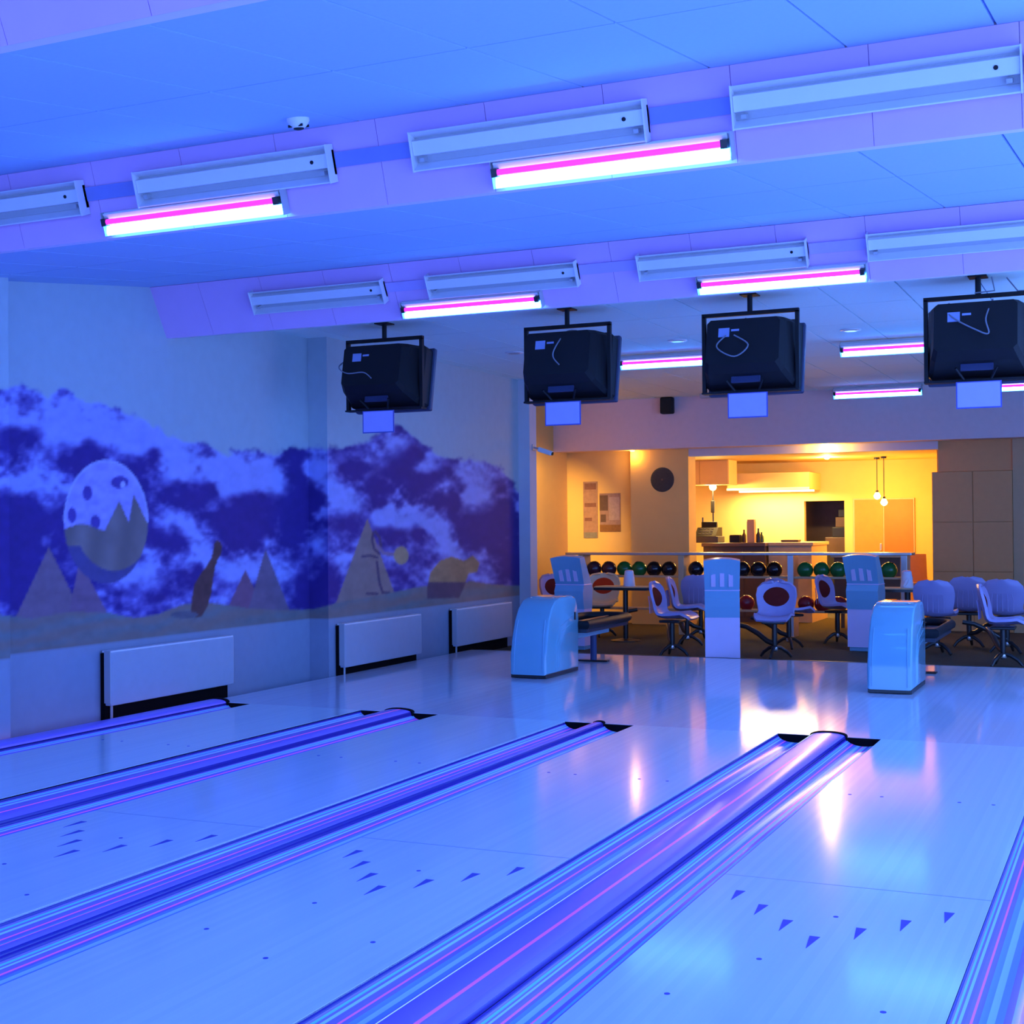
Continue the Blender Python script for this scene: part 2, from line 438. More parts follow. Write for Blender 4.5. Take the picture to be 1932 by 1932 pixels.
def paint_wall(pieces, name):
    """pieces: list of (p0, p1) ground segments; one mesh, colour per vertex"""
    zs = np.concatenate([[-0.15, 0.3, 0.5, 0.55, 0.562, 0.575], np.arange(0.59, 2.75, 0.016), [2.8, 3.1, 3.62]])
    V = []; F = []; C = []
    for (p0, p1) in pieces:
        L = math.hypot(p1[0]-p0[0], p1[1]-p0[1]); n = max(2, int(L/0.016)+1)
        t = np.linspace(0, 1, n)
        X = p0[0]+(p1[0]-p0[0])*t; Y = p0[1]+(p1[1]-p0[1])*t
        XX, ZZ = np.meshgrid(X, zs); YY, _ = np.meshgrid(Y, zs)
        P = np.stack([XX, YY, ZZ], -1)
        px, py = project(P)
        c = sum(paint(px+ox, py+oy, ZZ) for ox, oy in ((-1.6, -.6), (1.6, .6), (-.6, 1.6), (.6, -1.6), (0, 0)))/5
        o = len(V); nz = len(zs)
        V += P.reshape(-1, 3).tolist(); C.append(c.reshape(-1, 3))
        idx = np.arange(nz*n).reshape(nz, n)+o
        q = np.stack([idx[:-1, :-1], idx[:-1, 1:], idx[1:, 1:], idx[1:, :-1]], -1).reshape(-1, 4)
        F += q.tolist()
    me = bpy.data.meshes.new(name); me.from_pydata(V, [], F); me.update()
    a = me.color_attributes.new('paint', 'FLOAT_COLOR', 'POINT')
    C = np.concatenate(C); C = np.concatenate([C, np.ones((len(C), 1))], 1)
    a.data.foreach_set('color', C.astype(np.float32).ravel())
    me.materials.append(attr_mat('mural_paint'))
    o = bpy.data.objects.new(name, me); COL.objects.link(o)
    return o
y_pil0 = float(on_x(18, 1000, WFAR)[1])          # far edge of the pier at the frame's left
y_p = float(on_x(583, 1000, WN)[1])              # face of the middle pier
y_e = float(on_x(979, 950, WFAR)[1])             # pier at the end of the hall
x_e = float(on_y(1000, 950, y_e)[0])
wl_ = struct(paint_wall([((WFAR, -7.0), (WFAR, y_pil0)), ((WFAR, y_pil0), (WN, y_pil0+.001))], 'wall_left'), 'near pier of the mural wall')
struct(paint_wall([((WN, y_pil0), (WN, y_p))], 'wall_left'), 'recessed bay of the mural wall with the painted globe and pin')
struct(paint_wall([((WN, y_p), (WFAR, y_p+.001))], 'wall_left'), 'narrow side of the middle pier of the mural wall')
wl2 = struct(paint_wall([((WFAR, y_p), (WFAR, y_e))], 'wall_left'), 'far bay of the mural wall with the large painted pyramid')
rest = MB()
rest.quad((WFAR, YB, -.15), (WFAR, -7.0, -.15), (WFAR, -7.0, 3.62), (WFAR, YB, 3.62))
rest.build('wall_plain', m_wall, wl_)
struct(MB().box(XL-.2, x_e, y_e, y_e+.22, -.15, 3.62).build('wall_pier', m_wall), 'plain end pier where the mural stops')

# ---- floors
MB().box(SLAB, XR, 0, YA, -0.12, 0).build('floor', m_approach)
struct(bpy.data.objects['floor'], 'glossy pale approach floor in front of the lanes')
fl = bpy.data.objects['floor']
MB().box(SLAB, XR, YA, YA+0.03, -0.12, 0.004).build('edge_strip', m_dark, fl)
fw = MB().box(XL-.3, XR, YA+.03, 15.0, FZ-.1, FZ).build('floor_lounge', m_carpet)
struct(fw, 'dark brown carpet of the seating area')
MB().box(WN-.2, SLAB, YB, YA+.03, -0.3, -0.11).build('floor_gap', mat('gap_concrete', (.05, .05, .06), .9), fl)

# ---- ceiling: saw-tooth over the lanes, flat over approach and lounge
cb = MB()
x0c, x1c = -5.95, XR
def strip(y0, z0, y1, z1, th=0.05):
    cb.prism([(y0, z0), (y1, z1), (y1, z1+th), (y0, z0+th)], x0c, x1c, 'x')
EPS = 0.012
BAYS = [(-9.2, 3.1, -6.25, 3.5), (-6.08, 3.1, -3.66, 3.5), (-3.53, 3.1, -0.37, 3.5)]
for (a, za, b_, zb) in BAYS: strip(a, za+EPS, b_, zb+EPS)
strip(-13.0, 3.1, -9.3, 3.5)
cb.prism([(-.10, ZC+EPS), (YF+.2, ZC+EPS), (YF+.2, ZC+.08), (-.10, ZC+.08)], XL-.3, x1c, 'x')
ceil = struct(cb.build('ceiling', m_joint), 'stepped suspended ceiling of large pale tiles')
def lay_tiles(y0, z0, y1, z1, rows, xs, xe, M=m_tile):
    L = math.hypot(y1-y0, z1-z0); ang = math.atan2(z1-z0, y1-y0)
    s = 0
    for h in rows:
        h = min(h, L-s)
        if h < 0.05: break
        me = MB().box(0.006, 0.594, 0.006, h-0.006, 0, 0.012, 0).mesh('ceiling_tile', M)
        k0 = math.floor((xs+1.9)/0.6); x = -1.9+0.6*k0
        while x < xe-0.01:
            inst('ceiling_tile', me, ceil, (x, y0+s*math.cos(ang), z0+s*math.sin(ang)), (ang, 0, 0))
            x += 0.6
        s += h
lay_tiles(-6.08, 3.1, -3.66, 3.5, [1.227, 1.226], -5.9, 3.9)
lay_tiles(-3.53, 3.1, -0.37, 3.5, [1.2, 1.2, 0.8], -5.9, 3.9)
lay_tiles(0.0, ZC, 10.0, ZC, [1.2]*9, -6.6, 3.9, m_tile_lit)
# the panelled faces between the bays
STEPS = [(-6.25, -6.08, 'trim_1', 'panelled ceiling step farthest from the hanging monitors'), (-3.66, -3.53, 'trim_2', 'panelled ceiling step halfway along the lanes'), (-0.37, -0.155, 'trim_3', 'panelled ceiling step just before the hanging monitors')]
STEPOBJ = []
for (yt, yb, nm, lb) in STEPS:
    b = MB()
    b.prism([(yb, 3.1), (yb+.05, 3.1), (yb+.05, 3.62), (yt+.0, 3.62), (yt+.006, 3.5)], -5.95, XR, 'x')
    o = struct(b.build(nm, m_stepj), lb)
    ang = math.atan2(3.1-3.5, yb-yt)
    L = math.hypot(.4, yb-yt)
    me = MB().box(0.0015, 0.5985, 0.0, L, -.008, 0.002).mesh('step_panel', m_step)
    x = -5.95
    x = -1.81-0.6*7
    while x < XR-.3:
        inst('step_panel', me, o, (x, yt, 3.5), (ang, 0, 0))
        x += 0.6
    STEPOBJ.append(o)
b = MB().box(-5.95, XR, -.155+.05, -.09, 3.1, 3.4)
b.build('step_back', m_wall, STEPOBJ[2])

# ---- lounge shell
lw = MB().box(XL-.15, XL, y_e+.2, 10.7, FZ-.1, ZC+.1)
struct(lw.build('wall_lounge_left', m_yellow), 'yellow side wall of the lounge behind the pier')
fas = struct(MB().box(XL, XR, YF, YF+.3, 2.60, ZC+.1).build('wall_fascia', mat('fascia_paint', (.78, .58, .58), .75, spec=.2)), 'broad plain fascia above the lounge opening')
xa0 = float(on_y(1300, 950, 10.4)[0]); xa1 = float(on_y(1770, 870, 10.4)[0]); xcu = float(on_y(1759, 1000, 10.35)[0]); xcr = float(on_y(1911, 1000, 10.35)[0])
zcu = float(on_y(1835, 889, 10.35)[2])
xst = float(on_y(1195, 950, 10.5)[0])
bk = MB()
bk.box(XL-.1, xst, 10.55, 10.75, FZ-.1, 2.75)
bk.box(xst, xa0, 10.38, 10.75, FZ-.1, 2.75)
wb = struct(bk.build('wall_back', m_yellow), 'back wall of the lounge left of the bar')
struct(MB().box(XL-.1, XR, YF+.28, 10.76, 2.62, 2.72).build('ceiling_soffit', m_yellow), 'soffit behind the fascia')
struct(MB().box(xa0, xa1, 10.40, 10.55, 2.49, 2.62).build('trim_4', m_wall), 'plain lintel above the bar')
struct(MB().box(xa1, xcr, 10.42, 10.6, zcu+.004, 2.62).build('trim_5', m_cupb), 'brown panel above the cupboard')
struct(MB().box(xcr+.004, XR, 10.38, 10.6, FZ-.1, 2.62).build('wall_back_right', mat('brown_paint', (.66, .40, .20), .7)), 'plain wall right of the cupboard')
yb2 = 13.6
al = MB()
xd0 = float(on_y(1517, 950, yb2)[0]); xd1 = float(on_y(1593, 950, yb2)[0]); zd = float(on_y(1555, 945, yb2)[2])
al.box(xa0-1.6, xd0, yb2, yb2+.15, FZ-.1, 2.9); al.box(xd1, xa1+.5, yb2, yb2+.15, FZ-.1, 2.9); al.box(xd0, xd1, yb2, yb2+.15, zd, 2.9)
wa = struct(al.build('wall_bar', m_yellow), 'bright yellow back wall of the bar')
MB().box(xa0-1.6, xa1+.5, 10.77, yb2+.15, 2.50, 2.60).build('ceiling_bar', m_yellow, wa)
MB().box(xa0-1.75, xa0-1.6, 10.77, yb2+.15, FZ-.1, 2.6).build('side_wall', m_yellow, wa)
MB().box(xcu+.02, xcu+.6, 10.77, yb2+.15, FZ-.1, 2.6).build('side_wall', m_yellow, wa)
MB().box(xd0-.3, xd1+.3, yb2+1.2, yb2+1.3, FZ-.1, 2.9).build('passage_wall', m_dwood, wa)
MB().box(xd0-.4, xd0-.3, yb2+.15, yb2+1.3, FZ-.1, 2.9).build('passage_wall', m_dwood, wa)
MB().box(xd1+.3, xd1+.4, yb2+.15, yb2+1.3, FZ-.1, 2.9).build('passage_wall', m_dwood, wa)
MB().box(xd0-.4, xd1+.4, yb2+.15, yb2+1.3, 2.4, 2.5).build('passage_ceiling', m_dwood, wa)
struct(MB().box(XR, XR+.15, YA, 14.6, FZ-.1, ZC+.1).build('wall_light_block', m_wall), 'unseen wall added right of the lounge to block blue light')  # unseen wall added to keep the blue ambience out of the lounge

# ================================================================== LANES
LANES = [(D1R, D2L, 'pale bowling lane beside the mural wall and its radiators'), (D2R, D3L, 'pale bowling lane, second from the mural wall'),
         (D3R, D4L, 'pale bowling lane, third from the mural wall'), (D4R, D5L, 'pale bowling lane, fourth from the mural wall'), (D5R, L5R, 'pale bowling lane, fifth from the mural wall')]
am = MB().add([(-.019, .075, 0), (.019, .075, 0), (0, -.075, 0), (-.019, .075, .0012), (.019, .075, .0012), (0, -.075, .0012)], [(0,2,1),(3,4,5),(0,1,4,3),(1,2,5,4),(2,0,3,5)]).mesh('lane_arrow', m_arrow)
dm = MB().lathe([(.010, 0), (.010, .0012)], 10).mesh('lane_dot', m_arrow)
m_seam = mat('seam_filler', (.36, .42, .56), .4)
for (xa, xb, lb) in LANES:
    w = xb-xa; xc = (xa+xb)/2
    t = thing('bowling_lane', lb, 'bowling lane', (xc, 0, 0))
    MB().box(-w/2, w/2, YB, -.002, -0.10, 0).build('lane_bed', m_lane, t)
    MB().box(-w/2, w/2, -3.902, -3.894, -.002, 0.0006).build('seam', m_seam, t)
    for k in range(7):
        inst('lane_arrow', am, t, ((k-3)*0.1345, -4.70+0.165*abs(k-3), 0))
    for dx, dy in ((-.37, -2.0), (-.2, -2.0), (.2, -2.0), (.37, -2.0), (-.3, -5.4), (.1, -5.6), (.35, -5.3), (-.12, -4.95), (.02, -4.35)):
        inst('lane_dot', dm, t, (dx, dy, 0))

# gutters and dividers
BL = (0.36, 0.23, 0.97); PU = (0.42, 0.25, 0.97); TE = (0.14, 0.62, 0.80); CY = (0.38, 0.72, 0.97); PK = (0.95, 0.14, 0.65); GR = (0.60, 0.98, 0.80); DK = (0.03, 0.02, 0.30); CB = (0.30, 0.46, 0.97)
NEON = {PK: .30, GR: .45, TE: .10, CY: .10}
g_left = ramp_mat('gutter_stripes_a', [(0, DK), (.012, BL), (.035, TE), (.055, BL), (.085, CY), (.12, BL), (.16, PU), (.21, PK), (.24, BL), (.31, CB), (.40, CY), (.50, CB), (.60, PU), (.70, CY), (.80, CB), (.92, GR), (.97, CB)], 0, 0.235, .25, neon=NEON)
g_right = ramp_mat('gutter_stripes_b', [(0, DK), (.012, BL), (.035, TE), (.055, BL), (.075, CY), (.10, BL), (.13, PU), (.17, PK), (.20, BL), (.25, CB), (.31, CY), (.40, CB), (.47, PK), (.50, CY), (.60, PU), (.68, TE), (.74, BL), (.82, PK), (.86, CY), (.94, PU)], 0, 0.235, .25, neon=NEON)
cap_w = ramp_mat('cap_stripes_wide', [(0, CB), (.02, GR), (.085, PU), (.10, PU), (.55, PK), (.61, PU), (.84, BL), (.97, DK)], 0, 0.2405, .25, neon=NEON)  # dark last band puts the shade at the cap's right edge into colour
cap_n = ramp_mat('cap_stripes_narrow', [(0, CY), (.08, PK), (.30, PU), (.5, BL), (.86, DK)], 0, 0.08, .25, neon=NEON)
GW = 0.235
def gutter_mesh(name, M):
    n = 14; v = []; f = []
    prof = []
    for i in range(n+1):
        t = PI*i/n
        prof.append((GW/2-math.cos(t)*GW/2, -0.008-0.050*math.sin(t)))
    prof = [(0, -0.002)]+prof+[(GW, -0.002)]
    k = len(prof)
    for y in (YB, 0):
        for p in prof: v.append((p[0], y, p[1]))
    f = [(i, i+1, k+i+1, k+i) for i in range(k-1)]
    return MB().add(v, f).mesh(name, M, True)
gm_l = gutter_mesh('gutter', g_left); gm_r = gutter_mesh('gutter', g_right)
def divider(xa, xb, label, left=True, right=True, cap=cap_w):
    t = thing('lane_divider', label, 'lane divider', (xa, 0, 0))
    w = xb-xa
    c0 = GW if left else 0; c1 = w-GW if right else w
    if left: inst('gutter', gm_l, t, (0, 0, 0)); MB().box(0, GW, 0.0, 0.004, -.118, -.003).build('gutter_end', m_void, t, (0, -.006, 0))
    if right: inst('gutter', gm_r, t, (c1, 0, 0)); MB().box(c1, w, 0.0, .004, -.118, -.003).build('gutter_end', m_void, t, (0, -.006, 0))
    cw = c1-c0; h = 0.032 if cw > .15 else 0.018
    prof = [(0, -.12)]+[(cw*(.5-.5*math.cos(PI*i/10)), -.004+h*math.sin(PI*i/10)**.7) for i in range(11)]+[(cw, -.12)]
    MB().prism(prof, YB, -.03, 'y').build('divider_cap', cap, t, (c0, 0, 0), True)
    prof2 = [(p[0]*1.06-cw*.03, p[1]+.006 if p[1] > -.1 else p[1]) for p in prof]
    MB().prism(prof2, -.03, .014, 'y').build('end_trim', m_void, t, (c0, 0, 0), True)
    return t
divider(SLAB+.01, D1R, 'neon striped gutter with flat cap along the mural wall', left=False, cap=ramp_mat('cap_stripes_wall', [(0, PK), (.06, BL), (.5, BL), (.9, PU)], 0, 0.213, neon=NEON))
divider(D2L, D2R, 'wide neon striped lane divider running to the ball return below the mural wall')
divider(D3L, D3R, 'narrow neon striped double gutter between second and third lanes', cap=cap_n)
divider(D4L, D4R, 'wide neon striped lane divider between third and fourth lanes')
divider(D5L, D5R, 'narrow neon striped double gutter between fourth and fifth lanes', cap=cap_n)

# ================================================================== BALL RETURNS
def ball_return(x, label):
    t = thing('ball_return', label, 'ball return', (x, 2.5, 0))
    prof = [(0, .035), (.012, .20), (.045, .40), (.10, .55), (.18, .665), (.28, .735), (.42, .765), (.70, .77), (.79, .745), (.835, .68), (.85, .56), (.85, .035)]
    bm = bmesh.new()
    W2 = .19
    vs = [[bm.verts.new((sx*W2*(1.0-.10*max(0, p[1]-.3)), p[0], p[1])) for p in prof] for sx in (-1, 1)]
    n = len(prof)
    for i in range(n): bm.faces.new((vs[0][i], vs[0][(i+1) % n], vs[1][(i+1) % n], vs[1][i]))
    e1 = bm.faces.new(vs[0]); e2 = bm.faces.new(vs[1][::-1])
    bmesh.ops.bevel(bm, geom=list(set(e1.edges[:]+e2.edges[:])), offset=.028, segments=3, affect='EDGES', profile=.6)
    bmesh.ops.recalc_face_normals(bm, faces=bm.faces[:])
    me = bpy.data.meshes.new('hood'); bm.to_mesh(me); bm.free(); me.materials.append(m_hood)
    for p in me.polygons: p.use_smooth = True
    me.set_sharp_from_angle(angle=math.radians(35))
    inst('hood', me, t)
    MB().box(-.185, .185, .01, .84, .004, .04, .004).build('hood_base', m_dark, t)
    # side ribs and front seams
    for s in (-1, 1):
        for k in range(3):
            o0 = .12+.05*k
            MB().tube([(s*.188, o0+.10+.0*k, .06), (s*.188, o0+.13, .30), (s*.184, o0+.24, .48-.05*k), (s*.182, .74, .58-.08*k)], .0045, 6).build('side_rib', m_hood, t)
        MB().tube([(s*.15, -.001, .06), (s*.15, .012, .22), (s*.147, .045, .41), (s*.142, .10, .56)], .004, 6).build('front_seam', m_console, t)
        MB().lathe([(.012, 0), (.012, .004), (.006, .006)], 10).build('screw_cap', m_metal, t, (s*.12, .36, .757))
    MB().box(.186, .193, .74, .765, .52, .60, .003).build('switch_plate', m_black, t)
    # ball table behind the hood
    st = []
    for i in range(25):
        a = -PI/2 + PI*i/24
        st.append((.27*math.cos(a+PI/2)*1.0, 1.75+.27*math.sin(a+PI/2)))
    loop = [(-.27, .86), (.27, .86)]+[(.27*math.cos(a), 2.05+.27*math.sin(a)) for a in [PI*i/16 for i in range(17)]]
    MB().tube([(p[0], p[1], .46) for p in loop]+[(-.27, .86, .46)], .045, 10, False).build('tray_rim', m_black, t, smooth=True)
    MB().prism(loop, .38, .43, 'z').build('tray', mat('tray_plastic', (.03, .03, .05), .5), t)
    MB().box(-.02, .02, .9, 2.2, .43, .47, .008).build('tray_rail', m_dark, t)
    MB().box(-.09, .09, .86, 2.0, .30, .38, .01).build('tray_beam', m_console, t)
    MB().tube([(0, 1.75, .02), (0, 1.75, .32)], .035, 12).build('leg', mat('dark_blue_post', (.03, .05, .16), .4), t)
    MB().box(-.17, .17, 1.71, 1.79, .002, .02, .006).build('foot', m_dark, t)
    return t
ball_return((D2L+D2R)/2+.01, 'glossy pale blue ball return hood nearest the mural wall')
ball_return((D4L+D4R)/2+.01, 'glossy pale blue ball return hood at the divider between third and fourth lanes')

# ================================================================== RADIATORS
def radiator(y0, y1, xw, label):
    t = thing('radiator', label, 'radiator', (xw, y0, 0), group='flat panel radiators below the mural')
    L = y1-y0
    MB().box(.055, .115, .0, L, .075, .50, .008).build('front_panel', mat('radiator_enamel', (.40, .44, .54), .5), t)
    MB().box(.004, .05, .004, L-.004, -.10, .49, .004).build('shade_panel', m_void, t)  # black sheet standing in for the shade behind and below the panel
    MB().box(.02, .112, .004, L-.004, .495, .512, .003).build('top_grille', m_white, t)
    MB().box(.05, .112, -.006, .004, .095, .51, .002).build('end_plate', m_grey, t)
    MB().box(.05, .112, L-.004, L+.006, .095, .51, .002).build('end_plate', m_grey, t)
    for q in (.3, L-.3): MB().box(.05, .056, q-.015, q+.015, .14, .46).build('bracket', m_grey, t)
    MB().tube([(.075, .05, .10), (.075, .05, -.10)], .011, 8).build('pipe', m_grey, t)
    return t
yy = lambda px, x: float(on_x(px, 1200, x)[1])
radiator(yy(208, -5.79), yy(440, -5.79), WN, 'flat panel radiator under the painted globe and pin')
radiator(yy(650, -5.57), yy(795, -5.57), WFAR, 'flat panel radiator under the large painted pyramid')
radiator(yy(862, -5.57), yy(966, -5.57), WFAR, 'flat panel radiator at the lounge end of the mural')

# ================================================================== CEILING LIGHTS
def face_frame(yt, yb, s):
    """point and frame on a step face at fraction s from its top"""
    d = Vector((0, yb-yt, -.4)).normalized()
    n = Vector((0, -.4, -(yb-yt))).normalized()
    if n.y > 0: n = -n
    p = Vector((0, yt+(yb-yt)*s, 3.5-.4*s)) + n*0.012
    return p, d, n
# the batten's cross section: (along face downwards, outwards)
def batten(x0, x1, st, label, group):
    yt, yb = STEPS[st][0], STEPS[st][1]
    p, d, n = face_frame(yt, yb, .42 if st else .52)
    t = thing('fluorescent_batten', label, 'ceiling light', (x0, p.y, p.z), group=group)
    L = x1-x0
    ax = math.atan2(-d.y, -d.z)   # rotates local -Z to d
    M = Matrix((( 1, 0, 0), (0, n.y, -d.y), (0, n.z, -d.z)))
    def ex(prof, a0, a1):
        b = MB().prism([(q[1], q[0]) for q in prof], a0, a1, 'x')
        b.v = [tuple(M @ Vector(v)) for v in b.v]
        return b
    # local: y = outwards, z = up the face
    ex([(-.062, .0), (.060, .0), (.060, .02), (-.062, .02)], 0, L).build('back_tray', m_grey, t)
    ex([(.060, .0), (.088, .070), (.082, .073), (.053, .004)], .004, L-.004).build('upper_reflector', m_white, t)
    ex([(-.062, .0), (-.100, .070), (-.093, .074), (-.055, .004)], .004, L-.004).build('lower_reflector', m_white, t)
    ex([(-.030, .02), (.050, .02), (.044, .060), (-.024, .060)], .008, L-.008).build('spine', m_white, t)
    for a in (0, L-.006):
        ex([(-.100, .0), (.088, .0), (.090, .074), (-.102, .076)], a, a+.006).build('end_plate', m_white, t)
    for a in (.05, L-.05):
        ex([(-.056, .02), (-.038, .02), (-.038, .060), (-.056, .060)], a-.012, a+.012).build('lamp_holder', m_grey, t)
    b = MB().lathe([(.010, 0), (.010, .003)], 10)
    R2 = Matrix((( 1, 0, 0), (0, 0, 1), (0, 1, 0)))
    b.v = [tuple(M @ (R2 @ Vector(v) + Vector((L-.10, .060, .012)))) for v in b.v]
    b.build('knockout', m_black, t)
    return t
def uv_lamp(x0, x1, place, label, group):
    """place: ('step', i) or ('ceiling', y)"""
    if place[0] == 'step':
        yt, yb = STEPS[place[1]][0], STEPS[place[1]][1]
        p, d, n = face_frame(yt, yb, .80)
    else:
        p = Vector((0, place[1], ZC)); d = Vector((0, .55, -.83)).normalized(); n = Vector((0, -.83, -.55)).normalized()
        p = Vector((0, place[1], ZC-.075))
    t = thing('blacklight_lamp', label, 'ceiling light', (x0, p.y, p.z), group=group)
    L = x1-x0
    M = Matrix((( 1, 0, 0), (0, n.y, -d.y), (0, n.z, -d.z)))
    def ex(prof, a0, a1):
        b = MB().prism([(q[1], q[0]) for q in prof], a0, a1, 'x')
        b.v = [tuple(M @ Vector(v)) for v in b.v]
        return b
    o_ = 0.0 if place[0] == 'step' else -.03
    ex([(-.050, o_), (.058, o_), (.058, .034), (-.050, .034)], 0, L).build('housing', m_white, t)
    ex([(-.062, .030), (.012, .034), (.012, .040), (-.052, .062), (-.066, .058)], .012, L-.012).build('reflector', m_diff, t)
    ex([(.012, .034), (.050, .034), (.054, .060), (.048, .062), (.012, .040)], .012, L-.012).build('upper_reflector', m_white, t)
    b = MB().tube([(.03, .066, .008), (L-.03, .066, .008)], .016, 10)
    b.v = [tuple(M @ Vector(v)) for v in b.v]; b.build('tube', m_tube, t, smooth=True)
    if place[0] == 'ceiling':
        ex([(-.074, o_), (-.068, o_), (-.070, .066), (-.078, .066)], 0, L).build('added_shield', m_white, t)  # plate added to keep the lamp's glow off the fascia
    for a in (.006, L-.04):
        ex([(-.012, .034), (.028, .034), (.028, .082), (-.012, .082)], a, a+.030).build('lamp_holder', m_dark, t)
    for a in (-.004, L-.0):
        ex([(-.066, o_), (.060, o_), (.060, .062), (-.068, .062)], a, a+.004).build('end_plate', m_grey, t)
    return t
HX = [(-4.90, -3.68), (-3.29, -2.07), (-1.60, -.40), (.0, 1.20), (1.60, 2.80)]
UX = [(-3.56, -2.39), (-1.19, -.02), (1.32, 2.48)]
rows = ['on the ceiling step farthest from the monitors', 'on the middle ceiling step', 'on the ceiling step nearest the monitors']
ORD = ['first', 'second', 'third', 'fourth', 'fifth', 'sixth', 'seventh', 'eighth', 'ninth', 'tenth', 'eleventh', 'twelfth', 'thirteenth', 'fourteenth', 'fifteenth', 'sixteenth', 'seventeenth', 'eighteenth']
for st in range(3):
    for k, (a, b_) in enumerate(HX if st else [(-1.22, .0), (.4, 1.6)]):
        batten(a, b_, st, 'white unlit batten '+rows[st]+', '+ORD[k]+' from the mural wall', 'unlit fluorescent battens '+rows[st])
    for k, (a, b_) in enumerate(UX if st else [UX[0]]):
        uv_lamp(a, b_, ('step', st), 'glowing blacklight lamp '+rows[st]+', '+ORD[k]+' from the mural wall', 'blacklight lamps '+rows[st])
    # trunking between battens
    yt, yb = STEPS[st][0], STEPS[st][1]
    p, d, n = face_frame(yt, yb, .42)
    c = p+n*.0
    tr = MB()
    q0 = c-d*.045; q1 = c+d*.03
    prof = [(q0.y, q0.z), (q1.y, q1.z), ((q1+n*.012).y, (q1+n*.012).z), ((q0+n*.012).y, (q0+n*.012).z)]
    gaps = [(HX[k][1]+.008, HX[k+1][0]-.008) for k in range(4)] if st else [(.008, .392)]
    for k, (g0, g1) in enumerate(gaps):
        tag(MB().prism(prof, g0, g1, 'x').build('cable_trunking', mat('trunking_blue', (.24, .26, .62), .5, noise=.1) if st < 2 else mat('trunking_lilac', (.56, .40, .76), .5)), 'flat blue trunking '+rows[st]+', '+ORD[k]+' from the mural wall', 'trunking', 'trunking between the battens')
for k, (a, b_) in enumerate([(-3.59, -2.40), (-1.17, .03), (1.25, 2.45)]):
    uv_lamp(a, b_, ('ceiling', 4.8), 'glowing blacklight lamp on the flat ceiling behind the monitors, '+ORD[k]+' from the mural wall', 'blacklight lamps on the flat ceiling behind the monitors')
for k, (a, b_) in enumerate([(-2.21, -1.02), (-.03, 1.16)]):
    uv_lamp(a, b_, ('ceiling', 9.65), 'glowing blacklight tube lamp on the ceiling against the fascia, '+ORD[k]+' from the mural wall', 'blacklight lamps against the fascia')
q = on_z(1302, 745, 3.3)
tag(MB().box(0, 1.15, 0, .10, ZC-.07, ZC-.004, .008).build('dark_batten', m_grey, None, (float(q[0]), 9.6, 0)), 'dark unlit batten on the flat ceiling by the black wall speaker', 'ceiling light')

# smoke detector and ceiling discs
def ceiling_disc(name, loc, rx, label, cat, r=.06, h=.045, group=None):
    t = thing(name, label, cat, loc, group=group); t.rotation_euler = (rx, 0, 0)
    MB().lathe([(r, 0), (r, -.012), (r*.8, -h*.7), (r*.55, -h)], 18).build('body', m_white, t, smooth=True)
    MB().lathe([(r*.45, -h), (r*.45, -h-.006), (r*.2, -h-.010)], 12).build('sensor', m_black, t)
    for k in range(4):
        a = PI/4+k*PI/2
        MB().box(-.012, .012, -.003, .003, -.006, .006).build('vent', m_black, t, (r*.72*math.cos(a), r*.72*math.sin(a), -h*.8))
    return t
sl = math.atan2(.4, 2.42)
P = on_z(562, 226, 3.44)
ceiling_disc('smoke_detector', (float(P[0]), float(P[1]), 3.1+(float(P[1])+6.08)*.4/2.42), sl, 'round white smoke detector on the tiles before the middle ceiling step', 'smoke detector', .055)
for k, (px_, py_) in enumerate(((970, 665), (1278, 642), (1605, 622))):
    P = on_z(px_, py_, ZC)
    t = thing('downlight', 'small round unlit downlight in the flat ceiling, '+ORD[k]+' from the mural wall', 'downlight', (float(P[0]), float(P[1]), ZC), group='downlights behind the monitors')
    MB().lathe([(.10, 0), (.10, -.006), (.075, -.012)], 20).build('ring', m_white, t)
    MB().lathe([(.07, -.010), (.06, -.016)], 20).build('lens', m_metal, t)

